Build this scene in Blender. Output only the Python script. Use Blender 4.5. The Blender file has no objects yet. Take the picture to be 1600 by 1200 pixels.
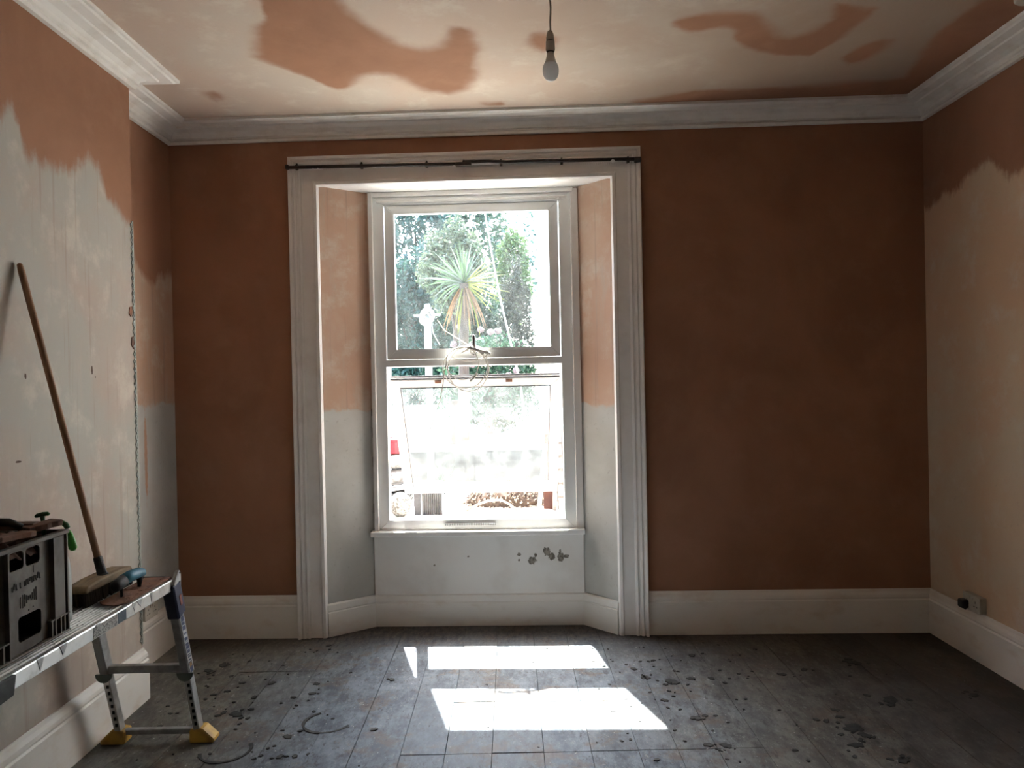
import bpy, math, random
import numpy as np
from mathutils import Vector, Matrix
R = random.Random(7)
rng = np.random.default_rng(7)
sc = bpy.context.scene
COL = sc.collection

# ------------------------------------------------------------------ camera
def make_camera():
    F = 1180.0
    yaw = math.atan(2 / F); pit = math.atan(8 / F); roll = math.radians(1.2)
    f = Vector((math.sin(yaw) * math.cos(pit), math.cos(yaw) * math.cos(pit), -math.sin(pit)))
    r = Vector((math.cos(yaw), -math.sin(yaw), 0)); d = f.cross(r)
    r2 = r * math.cos(roll) + d * math.sin(roll); d2 = -r * math.sin(roll) + d * math.cos(roll)
    cd = bpy.data.cameras.new('camera'); cd.sensor_width = 36; cd.lens = 36 * F / 1600
    cd.clip_start = .05; cd.clip_end = 300
    c = bpy.data.objects.new('camera', cd); COL.objects.link(c)
    m = Matrix.Identity(4)
    for i in range(3):
        m[i][0] = r2[i]; m[i][1] = -d2[i]; m[i][2] = -f[i]
    m[2][3] = 1.5
    c.matrix_world = m
    sc.camera = c
make_camera()

# ------------------------------------------------------------------ daylight and exposure
SUN_DIR = Vector((.275, -1.0, -1.73)).normalized()
SUN_W, SKY_W, EXPOSURE = 9.0, .55, 2.95
w = bpy.data.worlds.new('sky'); sc.world = w; w.use_nodes = True
nt = w.node_tree; nt.nodes.clear()
sky = nt.nodes.new('ShaderNodeTexSky'); sky.sky_type = 'NISHITA'
sky.sun_disc = False; sky.sun_elevation = math.radians(59); sky.sun_rotation = math.radians(-15.4)
sky.air_density = 1.0; sky.dust_density = 2.0; sky.ozone_density = 1.0
bg = nt.nodes.new('ShaderNodeBackground'); bg.inputs['Strength'].default_value = SKY_W
wo = nt.nodes.new('ShaderNodeOutputWorld')
nt.links.new(sky.outputs[0], bg.inputs[0]); nt.links.new(bg.outputs[0], wo.inputs[0])
sl = bpy.data.lights.new('sun', 'SUN'); sl.energy = SUN_W; sl.angle = math.radians(.55); sl.color = (1, .96, .9)
so = bpy.data.objects.new('sun', sl); COL.objects.link(so)
so.rotation_euler = SUN_DIR.to_track_quat('-Z', 'Y').to_euler(); so.location = (-2, 9, 12)
vs = sc.view_settings
vs.view_transform = 'Standard'; vs.look = 'None'; vs.exposure = EXPOSURE; vs.gamma = 1; vs.use_curve_mapping = False
sc.cycles.max_bounces = 14; sc.cycles.diffuse_bounces = 8; sc.cycles.transparent_max_bounces = 24
sc.cycles.sample_clamp_indirect = 6; sc.cycles.caustics_reflective = False; sc.cycles.caustics_refractive = False

# ------------------------------------------------------------------ node helpers
def lin(c):
    return tuple(((x / 255) / 12.92 if x / 255 <= .04045 else ((x / 255 + .055) / 1.055) ** 2.4) for x in c)
class N:
    def __init__(s, name):
        s.m = bpy.data.materials.new(name); s.m.use_nodes = True
        s.t = s.m.node_tree; s.t.nodes.clear()
        s.out = s.new('ShaderNodeOutputMaterial'); s.b = s.new('ShaderNodeBsdfPrincipled')
        s.link(s.b.outputs[0], s.out.inputs[0])
    def new(s, t, **k):
        n = s.t.nodes.new(t)
        for a, v in k.items(): setattr(n, a, v)
        return n
    def link(s, a, b): s.t.links.new(a, b)
    def put(s, v, sock):
        if isinstance(v, (int, float)): sock.default_value = v
        elif isinstance(v, tuple): sock.default_value = v if len(v) == len(sock.default_value) else v + (1,)
        else: s.link(v, sock)
    def pos(s): return s.new('ShaderNodeNewGeometry').outputs['Position']
    def objc(s): return s.new('ShaderNodeTexCoord').outputs['Object']
    def xyz(s, v):
        n = s.new('ShaderNodeSeparateXYZ'); s.link(v, n.inputs[0]); return n.outputs
    def scale(s, v, k):
        n = s.new('ShaderNodeVectorMath', operation='MULTIPLY'); s.link(v, n.inputs[0]); n.inputs[1].default_value = k; return n.outputs[0]
    def add(s, v, k):
        n = s.new('ShaderNodeVectorMath', operation='ADD'); s.link(v, n.inputs[0]); s.put(k, n.inputs[1]); return n.outputs[0]
    def noise(s, v, sc, det=4, rough=.55, dist=0):
        n = s.new('ShaderNodeTexNoise'); s.link(v, n.inputs['Vector'])
        n.inputs['Scale'].default_value = sc; n.inputs['Detail'].default_value = det
        n.inputs['Roughness'].default_value = rough; n.inputs['Distortion'].default_value = dist
        return n.outputs[0]
    def math(s, op, a, b=0.0, c=0.0):
        n = s.new('ShaderNodeMath', operation=op); s.put(a, n.inputs[0]); s.put(b, n.inputs[1]); s.put(c, n.inputs[2]); return n.outputs[0]
    def ramp(s, v, a, b, lo=0.0, hi=1.0):
        n = s.new('ShaderNodeMapRange', interpolation_type='SMOOTHSTEP'); s.put(v, n.inputs[0])
        for i, x in enumerate((a, b, lo, hi)): n.inputs[i + 1].default_value = x
        return n.outputs[0]
    def mix(s, f, a, b):
        n = s.new('ShaderNodeMix', data_type='RGBA'); s.put(f, n.inputs[0]); s.put(a, n.inputs[6]); s.put(b, n.inputs[7]); return n.outputs[2]
    def curve(s, v, pts):
        n = s.new('ShaderNodeFloatCurve'); c = n.mapping.curves[0]
        while len(c.points) > 2: c.points.remove(c.points[1])
        c.points[0].location = pts[0]; c.points[1].location = pts[-1]
        for p in pts[1:-1]: c.points.new(*p)
        for p in c.points: p.handle_type = 'AUTO_CLAMPED'
        n.mapping.update(); s.put(v, n.inputs['Value']); return n.outputs[0]
    def bump(s, h, strength=.2, dist=.01):
        n = s.new('ShaderNodeBump'); n.inputs['Strength'].default_value = strength; n.inputs['Distance'].default_value = dist
        s.link(h, n.inputs['Height']); s.link(n.outputs[0], s.b.inputs['Normal'])
    def set(s, col=None, rough=None, metal=None, spec=None):
        if col is not None: s.put(col, s.b.inputs['Base Color'])
        if rough is not None: s.put(rough, s.b.inputs['Roughness'])
        if metal is not None: s.put(metal, s.b.inputs['Metallic'])
        if spec is not None: s.put(spec, s.b.inputs['Specular IOR Level'])
        return s.m

def simple(name, c1, c2=None, rough=.6, scale=10, stretch=(1, 1, 1), metal=0, bump=0, a=.4, b=.65, spec=.4, coords='pos'):
    n = N(name); c2 = c2 or tuple(x * .8 for x in c1)
    v = n.scale(n.pos() if coords == 'pos' else n.objc(), stretch)
    t = n.noise(v, scale, 5, .6)
    if bump: n.bump(t, bump, .004)
    return n.set(n.mix(n.ramp(t, a, b), c1, c2), rough, metal, spec)

WET = (.36, .187, .114); WET2 = (.29, .147, .088)
def plaster(name, mask=None, dryA=(.58, .51, .42), dryB=(.60, .42, .31), streak=True, spots=(), cement=None, side=False, smear=None):
    """skimmed wall: pale where dry, brown where still damp (mask gives damp = 1)"""
    n = N(name); P = n.pos()
    big = n.noise(P, 1.5, 5, .6, .4); mid = n.noise(P, 5.0, 5, .65); fine = n.noise(P, 38, 4, .6)
    col = n.mix(n.ramp(big, .38, .62), dryA, dryB)
    col = n.mix(n.ramp(mid, .5, .72, 0, .55), col, (.66, .60, .51))
    if streak:
        st = n.noise(n.scale(P, (16, 16, .55)), 1.6, 4, .6)
        col = n.mix(n.ramp(st, .57, .66, 0, .38), col, (.34, .25, .20))
        st2 = n.noise(n.scale(P, (5, 5, .9)), 2.3, 5, .7)
        col = n.mix(n.ramp(st2, .52, .7, 0, .4), col, (.50, .44, .37))
    col = n.mix(n.ramp(fine, .62, .75, 0, .25), col, (.40, .31, .25))
    if cement:
        z = n.xyz(P)[2]
        m = n.ramp(n.math('ADD', z, n.math('MULTIPLY', n.math('SUBTRACT', mid, .5), .16)), cement + .012, cement - .012)
        cm = n.mix(n.ramp(big, .35, .65), (.55, .545, .515), (.45, .44, .40))
        cm = n.mix(n.ramp(fine, .6, .75, 0, .35), cm, (.28, .25, .21))
        col = n.mix(m, col, cm)
    if side:   # light falloff painted in: plaster colour darkens toward the right
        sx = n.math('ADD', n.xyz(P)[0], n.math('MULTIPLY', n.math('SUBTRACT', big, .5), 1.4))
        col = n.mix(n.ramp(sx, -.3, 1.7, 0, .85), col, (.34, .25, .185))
    if mask is not None:
        m = mask(n, P, mid, fine)
        wc = n.mix(n.ramp(big, .35, .68), WET, WET2)
        wc = n.mix(n.ramp(mid, .5, .75, 0, .3), wc, (.42, .24, .16))
        col = n.mix(m, col, wc)
    for (c, r, k) in spots:
        dn = n.new('ShaderNodeVectorMath', operation='DISTANCE'); n.link(n.scale(P, k), dn.inputs[0])
        dn.inputs[1].default_value = tuple(a * b for a, b in zip(c, k))
        dd = n.math('ADD', dn.outputs['Value'], n.math('MULTIPLY', n.math('SUBTRACT', fine, .5), r * 1.6))
        col = n.mix(n.ramp(dd, r, r * .75), col, (.10, .065, .05))
    if smear:
        c, r, k = smear
        dn = n.new('ShaderNodeVectorMath', operation='DISTANCE'); n.link(n.scale(P, k), dn.inputs[0]); dn.inputs[1].default_value = tuple(a * b for a, b in zip(c, k))
        dd = n.math('ADD', dn.outputs['Value'], n.math('MULTIPLY', n.math('SUBTRACT', fine, .5), r))
        col = n.mix(n.ramp(dd, r, r * .6, 0, .8), col, (.50, .26, .15))
    n.bump(n.math('ADD', mid, n.math('MULTIPLY', fine, .5)), .18, .006)
    return n.set(col, .85, 0, .2)

def line_mask(axis, pts, wob=.22, soft=.035):
    lo, hi = pts[0][0], pts[-1][0]; zl, zh = 1.0, 3.2
    def f(n, P, mid, fine):
        s = n.xyz(P); t = n.math('DIVIDE', n.math('SUBTRACT', s[axis], lo), hi - lo)
        h = n.curve(t, [((a - lo) / (hi - lo), (b - zl) / (zh - zl)) for a, b in pts])
        h = n.math('ADD', n.math('MULTIPLY', h, zh - zl), zl)
        d = n.math('SUBTRACT', s[2], h)
        d = n.math('ADD', d, n.math('MULTIPLY', n.math('SUBTRACT', mid, .5), wob))
        d = n.math('ADD', d, n.math('MULTIPLY', n.math('SUBTRACT', fine, .5), wob * .25))
        dr = n.noise(n.scale(P, (15, 15, 1.6)), 1.0, 5, .7)
        d = n.math('ADD', d, n.math('MULTIPLY', n.math('SUBTRACT', dr, .5), wob * .9))
        return n.ramp(d, -soft, soft * 1.3)
    return f

# ------------------------------------------------------------------ mesh helpers
ORG = {}
def origin(o):
    v = Vector((0, 0, 0))
    while o is not None:
        v = v + o.location; o = o.parent
    return v
def link(o, parent=None):
    COL.objects.link(o)
    if parent is not None: o.parent = parent
    return o
def tag(o, label=None, cat=None, group=None, kind=None):
    for k, v in (('label', label), ('category', cat), ('group', group), ('kind', kind)):
        if v: o[k] = v
    return o
def thing(name, loc, label, cat, group=None):
    o = bpy.data.objects.new(name, None); o.location = loc; o.empty_display_size = .05
    return tag(link(o), label, cat, group)
def struct(name, loc=(0, 0, 0), label=None):
    o = bpy.data.objects.new(name, None); o.location = loc; return tag(link(o), label, kind='structure')

class MB:
    def __init__(s): s.v = []; s.f = []
    def raw(s, vs, fs):
        b = len(s.v); s.v += [tuple(p) for p in vs]; s.f += [tuple(i + b for i in f) for f in fs]; return s
    def box(s, x0, y0, z0, x1, y1, z1, xf=None):
        vs = [(x, y, z) for z in (z0, z1) for y in (y0, y1) for x in (x0, x1)]
        if xf: vs = [xf(*p) for p in vs]
        return s.raw(vs, [(0, 2, 3, 1), (4, 5, 7, 6), (0, 1, 5, 4), (2, 6, 7, 3), (0, 4, 6, 2), (1, 3, 7, 5)])
    def prism(s, poly, axis, a, b, xf=None):
        """poly: 2-D points; extruded from a to b along axis ('x','y','z')"""
        mk = {'x': lambda p, t: (t, p[0], p[1]), 'y': lambda p, t: (p[0], t, p[1]), 'z': lambda p, t: (p[0], p[1], t)}[axis]
        n = len(poly); vs = [mk(p, a) for p in poly] + [mk(p, b) for p in poly]
        if xf: vs = [xf(*p) for p in vs]
        return s.raw(vs, [tuple(range(n))[::-1], tuple(range(n, 2 * n))] + [(i, (i + 1) % n, n + (i + 1) % n, n + i) for i in range(n)])
    def tube(s, pts, r, k=8, caps=True):
        pts = [Vector(p) for p in pts]; rs = r if isinstance(r, (list, tuple)) else [r] * len(pts)
        rings = []; up = None
        for i, p in enumerate(pts):
            t = (pts[min(i + 1, len(pts) - 1)] - pts[max(i - 1, 0)]).normalized()
            if up is None: up = t.orthogonal().normalized()
            up = (up - t * up.dot(t)); up = up.normalized() if up.length > 1e-6 else t.orthogonal().normalized()
            b = t.cross(up)
            rings.append([p + (up * math.cos(2 * math.pi * j / k) + b * math.sin(2 * math.pi * j / k)) * rs[i] for j in range(k)])
        vs = [q for ring in rings for q in ring]; fs = []
        for i in range(len(pts) - 1):
            for j in range(k):
                fs.append((i * k + j, i * k + (j + 1) % k, (i + 1) * k + (j + 1) % k, (i + 1) * k + j))
        if caps: fs += [tuple(range(k))[::-1], tuple((len(pts) - 1) * k + j for j in range(k))]
        return s.raw(vs, fs)
    def bar(s, a, b, wid, thick, side=(0, 1, 0)):
        """rectangular bar from a to b; wid measured along side, thick across"""
        a, b, sd = Vector(a), Vector(b), Vector(side); t = (b - a).normalized()
        sd = (sd - t * sd.dot(t)).normalized(); n = t.cross(sd)
        vs = [p + sd * (i * wid / 2) + n * (j * thick / 2) for p in (a, b) for i, j in ((-1, -1), (1, -1), (1, 1), (-1, 1))]
        return s.raw(vs, [(3, 2, 1, 0), (4, 5, 6, 7)] + [(i, (i + 1) % 4, 4 + (i + 1) % 4, 4 + i) for i in range(4)])
    def lathe(s, prof, c=(0, 0, 0), k=20):
        vs = []; fs = []
        for r, z in prof:
            for j in range(k):
                a = 2 * math.pi * j / k; vs.append((c[0] + r * math.cos(a), c[1] + r * math.sin(a), c[2] + z))
        m = len(prof)
        for i in range(m - 1):
            for j in range(k): fs.append((i * k + j, i * k + (j + 1) % k, (i + 1) * k + (j + 1) % k, (i + 1) * k + j))
        fs += [tuple(range(k))[::-1], tuple((m - 1) * k + j for j in range(k))]
        return s.raw(vs, fs)
    def blob(s, c, r, k=10, jit=0, seed=1):
        q = random.Random(seed); vs = []; fs = []; m = k // 2 + 1
        for i in range(m + 1):
            th = math.pi * i / m
            for j in range(k):
                a = 2 * math.pi * j / k; g = 1 + (q.random() - .5) * jit
                vs.append((c[0] + r[0] * g * math.sin(th) * math.cos(a), c[1] + r[1] * g * math.sin(th) * math.sin(a), c[2] + r[2] * g * math.cos(th)))
        for i in range(m):
            for j in range(k): fs.append((i * k + j, (i + 1) * k + j, (i + 1) * k + (j + 1) % k, i * k + (j + 1) % k))
        return s.raw(vs, fs)
    def map(s, fn): s.v = [tuple(fn(*p)) for p in s.v]; return s
    def build(s, name, mat, parent=None, bevel=0, smooth=False, seg=1, loc=None):
        me = bpy.data.meshes.new(name)
        o = bpy.data.objects.new(name, me)
        if loc is not None: o.location = loc
        base = origin(parent) + (Vector(loc) if loc is not None else Vector((0, 0, 0)))
        me.from_pydata([(p[0] - base.x, p[1] - base.y, p[2] - base.z) for p in s.v], [], s.f)
        me.materials.append(mat)
        if smooth: me.shade_smooth()
        me.update()
        link(o, parent)
        if bevel:
            md = o.modifiers.new('edge', 'BEVEL'); md.width = bevel; md.segments = seg; md.limit_method = 'ANGLE'; md.angle_limit = .6
        return o

S = -.037
def W(u, d, z): return (u, 4.41 + d + S * u, z)     # the window wall stands a little out of square

def sweep(path, prof, plane):
    """mitred mouldings along a polyline: one mesh per straight run. plane(a, b, p, q) -> xyz with (a,b) on the path plane,
    prof = [(p, q)] with p offset to the LEFT of travel and q along the plane normal"""
    n = len(path); dirs = [(Vector(path[i + 1]) - Vector(path[i])).normalized() for i in range(n - 1)]
    nor = [Vector((-d.y, d.x)) for d in dirs]
    off = []
    for i in range(n):
        if i == 0: off.append(nor[0])
        elif i == n - 1: off.append(nor[-1])
        else:
            b = nor[i - 1] + nor[i]; off.append(b / (b.dot(nor[i])))
    out = []
    for i in range(n - 1):
        m = MB(); k = len(prof); vs = []
        for e in (i, i + 1):
            for p, q in prof:
                xy = Vector(path[e]) + off[e] * p; vs.append(plane(xy.x, xy.y, q))
        m.raw(vs, [tuple(range(k)), tuple(range(k, 2 * k))[::-1]] + [(j, k + j, k + (j + 1) % k, (j + 1) % k) for j in range(k)])
        out.append(m)
    return out
def fixn(o):
    import bmesh
    bm = bmesh.new(); bm.from_mesh(o.data); bmesh.ops.recalc_face_normals(bm, faces=bm.faces); bm.to_mesh(o.data); bm.free(); return o

# ------------------------------------------------------------------ materials
white_paint = simple('old_white_paint', (.84, .815, .79), (.76, .725, .69), .45, 6, bump=.05, a=.45, b=.75)
skirt_paint = simple('scuffed_white_paint', (.80, .77, .72), (.68, .60, .51), .5, 5, (1, 1, 2.2), bump=.06, a=.5, b=.8)
cornice_paint = simple('cornice_white', (.80, .775, .73), (.70, .66, .60), .7, 9, bump=.08, a=.45, b=.75)
upvc = simple('white_window_plastic', (.88, .89, .885), (.82, .825, .81), .3, 5, a=.5, b=.8)
gasket = simple('dark_gasket', (.03, .028, .026), None, .6, 20)
dark_gap = simple('dark_masonry', (.06, .05, .042), (.03, .025, .02), .95, 25, bump=.4)
back_plaster = plaster('damp_plaster_back', lambda n, P, mid, fine: n.ramp(mid, -1, -.5), streak=False)
RIGHT = [(-1.5, 2.4), (2.6, 2.42), (3.48, 2.415), (3.57, 2.41), (3.66, 2.443), (3.735, 2.516), (3.81, 2.496), (3.92, 2.486), (4.03, 2.448), (4.15, 2.436), (4.28, 2.43), (4.36, 2.525)]
right_plaster = plaster('part_dry_plaster_right', line_mask(1, RIGHT, .16, .03), (.62, .50, .36), (.62, .42, .28), streak=False)
BREAST = [(1.9, 2.4), (2.5, 2.42), (2.686, 2.461), (2.729, 2.51), (2.791, 2.462), (2.807, 2.396), (2.861, 2.352), (3.067, 2.385), (3.158, 2.418), (3.256, 2.473), (3.306, 2.471), (3.355, 2.394), (3.432, 2.327), (3.515, 2.287), (3.63, 2.27)]
breast_plaster = plaster('part_dry_plaster_chimney', line_mask(1, BREAST, .14, .035), (.43, .41, .36), (.46, .375, .315),
                         spots=[((-1.79, 2.79, 1.549), .007, (1, 1, .6)), ((-1.79, 3.235, 1.575), .007, (1, 1, .35)), ((-1.79, 3.26, 1.545), .004, (1, 1, 1)), ((-1.79, 2.74, 1.237), .007, (1, .4, 1.4))])
XL_ = -1.995
RECESS = [(3.5, 2.2), (4.04, 2.181), (4.122, 2.124), (4.252, 2.071), (4.317, 2.134), (4.398, 2.152), (4.5, 2.154)]
recess_plaster = plaster('part_dry_plaster_recess', line_mask(1, RECESS, .14, .03), (.53, .38, .28), (.54, .35, .24), cement=1.40, smear=((XL_, 4.115, 1.12), .020, (1, 1, .07)))
reveal_plaster = plaster('reveal_plaster', None, (.55, .36, .26), (.58, .43, .335), cement=1.34)
apron_spots = [((.11, 4.6, .39), 0.0280, (1, .2, 1)), ((.20, 4.6, .445), 0.0280, (1.2, .2, 1)), ((.225, 4.6, .415), 0.0238, (1, .2, 1)), ((.283, 4.6, .41), 0.0280, (1.4, .2, .8)), ((.315, 4.6, .415), 0.0154, (.8, .2, 1.4)),
               ((.03, 4.6, .43), 0.0126, (1, .2, 1)), ((.028, 4.6, .395), 0.0084, (1, .2, 1)), ((.13, 4.6, .425), 0.0084, (1, .2, .6)), ((.28, 4.6, .445), 0.0098, (1.3, .2, .7)), ((-.49, 4.6, .37), 0.0084, (1, .2, 1)), ((-.28, 4.6, .42), 0.0070, (1, .2, 1))]
def make_apron():
    n = N('chipped_white_panel'); P = n.pos(); t = n.noise(P, 4, 5); fine = n.noise(P, 60, 4)
    col = n.mix(n.ramp(t, .4, .7), (.80, .775, .735), (.72, .68, .63))
    for c, r, k in apron_spots:
        dn = n.new('ShaderNodeVectorMath', operation='DISTANCE'); n.link(n.scale(P, k), dn.inputs[0]); dn.inputs[1].default_value = tuple(a * b for a, b in zip(c, k))
        dd = n.math('ADD', dn.outputs['Value'], n.math('MULTIPLY', n.math('SUBTRACT', fine, .5), r * 1.8))
        col = n.mix(n.ramp(dd, r, r * .8), col, n.mix(n.ramp(fine, .4, .6), (.14, .115, .09), (.30, .26, .21)))
    n.bump(t, .06); return n.set(col, .55, 0, .35)
apron_mat = make_apron()
def make_ceiling_mat():
    def mask(n, P, mid, fine):
        a = n.new('ShaderNodeAttribute', attribute_name='damp').outputs['Fac']
        d = n.math('ADD', a, n.math('MULTIPLY', n.math('SUBTRACT', n.noise(P, 9, 4), .5), .05))
        soft = n.ramp(n.noise(P, 1.7, 3), .35, .65, .015, .06)
        return n.math('SUBTRACT', 1.0, n.ramp(n.math('DIVIDE', d, soft), -1, 1))
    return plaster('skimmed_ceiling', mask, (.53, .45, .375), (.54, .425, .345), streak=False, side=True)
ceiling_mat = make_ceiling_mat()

def make_floor_mat():
    n = N('dirty_painted_boards'); P = n.pos()
    big = n.noise(P, 1.4, 5, .65, .6); mid = n.noise(n.scale(P, (1.0, .55, 1)), 8.5, 8, .8, .15); m2 = n.noise(n.add(P, (7.3, 2.1, 0)), 3.8, 7, .75, .2)
    fine = n.noise(n.scale(P, (1.3, .5, 1)), 30, 7, .8, .1); sp = n.noise(n.add(P, (3, 9, 0)), 55, 3, .6)
    x, y, z = n.xyz(P)
    cx = n.math('ADD', n.math('ABSOLUTE', n.math('ADD', x, .15)), n.math('MULTIPLY', n.math('SUBTRACT', big, .5), 1.3))
    paint = n.mix(n.ramp(mid, .36, .64), (.058, .072, .092), (.170, .192, .222))
    worn = n.mix(n.ramp(mid, .36, .64), (.060, .056, .047), (.170, .160, .138))
    col = n.mix(n.ramp(cx, .55, 1.35), paint, worn)
    col = n.mix(n.ramp(m2, .52, .62, 0, .6), col, (.120, .085, .060))
    col = n.mix(n.ramp(m2, .42, .30, 0, .55), col, (.05, .048, .045))
    col = n.mix(n.ramp(fine, .55, .66, 0, .6), col, (.27, .27, .26))
    col = n.mix(n.ramp(fine, .47, .36, 0, .7), col, (.032, .03, .027))
    col = n.mix(n.ramp(sp, .68, .72, 0, .85), col, (.46, .46, .44))
    # grime that gathers along the window wall; boards also darker toward the right
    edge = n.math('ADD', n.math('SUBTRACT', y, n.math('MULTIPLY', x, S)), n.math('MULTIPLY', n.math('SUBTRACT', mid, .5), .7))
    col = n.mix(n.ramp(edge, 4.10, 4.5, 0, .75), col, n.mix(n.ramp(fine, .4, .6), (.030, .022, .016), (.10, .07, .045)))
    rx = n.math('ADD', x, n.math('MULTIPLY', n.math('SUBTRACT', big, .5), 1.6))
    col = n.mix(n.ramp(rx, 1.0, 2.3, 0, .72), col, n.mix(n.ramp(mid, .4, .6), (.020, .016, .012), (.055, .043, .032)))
    info = n.new('ShaderNodeObjectInfo').outputs['Random']
    col = n.mix(n.ramp(info, 0, 1, 0, .2), col, (.13, .125, .12))
    n.bump(n.math('ADD', fine, mid), .12, .003)
    return n.set(col, n.ramp(mid, .3, .7, .5, .75), 0, .16)
floor_mat = make_floor_mat()
splash_mat = simple('dark_dried_splash', (.018, .017, .016), (.035, .033, .03), .7, 30)
subfloor_mat = simple('dark_subfloor', (.02, .017, .014), None, .9, 10)

alu = simple('scuffed_aluminium', (.62, .61, .59), (.40, .39, .37), .38, 14, (1, 1, 1), .85, .1, .45, .7)
alu_dull = simple('dull_aluminium', (.34, .34, .335), (.24, .235, .23), .5, 20, (1, 1, 1), .6, .1)
navy = simple('navy_plastic', (.012, .018, .055), (.02, .026, .06), .45, 20)
black_rub = simple('black_rubber', (.014, .014, .014), (.03, .03, .03), .6, 30)
black_iron = simple('black_iron', (.02, .014, .011), (.035, .022, .016), .5, 40)
yellow_rub = simple('yellow_foot_plastic', (.55, .33, .055), (.34, .20, .05), .55, 14, bump=.1)
crust = simple('dried_brown_plaster', (.24, .12, .075), (.15, .075, .05), .85, 16, bump=.4)
wood_handle = simple('worn_wood', (.30, .165, .085), (.21, .11, .055), .55, 8, (6, 6, .8), bump=.08)
brush_wood = simple('grubby_brush_wood', (.25, .18, .105), (.16, .11, .065), .75, 12, (4, 1, 4), bump=.15)
bristle_mat = simple('dark_bristle', (.035, .026, .02), (.06, .045, .03), .9, 60, (1, 1, .1))
teal = simple('teal_soft_grip', (.02, .13, .20), (.03, .18, .26), .5, 12)
green_dark = simple('green_plastic', (.022, .13, .028), (.03, .10, .03), .45, 18)
green_bright = simple('bright_green_plastic', (.05, .32, .025), (.045, .25, .03), .4, 18)  # brighter green plastic of the clamp lever
crate_mat = simple('grimy_grey_plastic', (.135, .12, .10), (.055, .041, .03), .65, 7, (1, 1, .8), bump=.12, a=.38, b=.7)
rust_dirt = simple('brown_rubble', (.16, .085, .055), (.08, .045, .03), .95, 14, bump=.5)
pale_plastic = simple('pale_cloudy_plastic', (.36, .375, .355), (.27, .27, .25), .4, 6)
socket_white = simple('dusty_white_plastic', (.52, .49, .42), (.44, .40, .33), .45, 9)
lamp_white = simple('white_lampholder', (.56, .50, .44), (.50, .44, .38), .4, 9)
bulb_glass = simple('opal_bulb', (.80, .80, .80), (.74, .74, .74), .12, 5, spec=.6)
_tl = bulb_glass.node_tree; _b = [n for n in _tl.nodes if n.type == 'BSDF_PRINCIPLED'][0]; _t = _tl.nodes.new('ShaderNodeBsdfTranslucent'); _t.inputs[0].default_value = (.85, .85, .85, 1)
_m = _tl.nodes.new('ShaderNodeMixShader'); _m.inputs[0].default_value = .6; _tl.links.new(_b.outputs[0], _m.inputs[1]); _tl.links.new(_t.outputs[0], _m.inputs[2])
_tl.links.new(_m.outputs[0], [n for n in _tl.nodes if n.type == 'OUTPUT_MATERIAL'][0].inputs[0])
bulb_base = simple('bulb_base_plastic', (.62, .57, .52), None, .45, 9)
cord_mat = simple('grey_flex', (.36, .30, .25), None, .5, 20)
galv = simple('galvanised_bead', (.42, .46, .42), (.30, .33, .30), .5, 40, metal=.4)
cable_white = simple('white_cable', (.72, .70, .66), (.60, .57, .52), .4, 20)

def make_glass(name, dust):
    n = N(name); n.t.nodes.remove(n.b)
    tr = n.new('ShaderNodeBsdfTransparent'); tr.inputs[0].default_value = (.93, .96, .95, 1)
    gl = n.new('ShaderNodeBsdfGlossy'); gl.inputs['Roughness'].default_value = .03
    df = n.new('ShaderNodeBsdfTranslucent'); df.inputs[0].default_value = (.8, .84, .82, 1)
    fr = n.new('ShaderNodeFresnel'); fr.inputs[0].default_value = 1.25
    P = n.pos(); t = n.noise(n.scale(P, (6, 6, 3)), 2, 6, .7); t2 = n.noise(P, 70, 3)
    dn = n.math('MULTIPLY', n.math('ADD', n.ramp(t, .3, .75, .5, 1.5), n.ramp(t2, .6, .75, 0, .5)), dust)
    m1 = n.new('ShaderNodeMixShader'); m2 = n.new('ShaderNodeMixShader')
    n.link(dn, m1.inputs[0]); n.link(tr.outputs[0], m1.inputs[1]); n.link(df.outputs[0], m1.inputs[2])
    bf = n.new('ShaderNodeNewGeometry').outputs['Backfacing']
    n.link(n.math('MULTIPLY', fr.outputs[0], n.math('SUBTRACT', 1.0, bf)), m2.inputs[0]); n.link(m1.outputs[0], m2.inputs[1]); n.link(gl.outputs[0], m2.inputs[2])
    n.link(m2.outputs[0], n.out.inputs[0]); return n.m
glass_top = make_glass('dusty_glass', .007)
glass_low = make_glass('very_dusty_glass', .015)

# ================================================================== THE SETTING
XL, XR, XB, YB0, YB1, ZC = -1.995, 2.385, -1.79, 1.98, 3.61, 3.02
YR = -1.7                                            # wall behind the camera
UL, UR, ZT = -1.112, .607, 2.657                     # window recess
VL, VR, VD = -.862, .425, .20                        # where the splayed reveals meet the window

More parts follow.
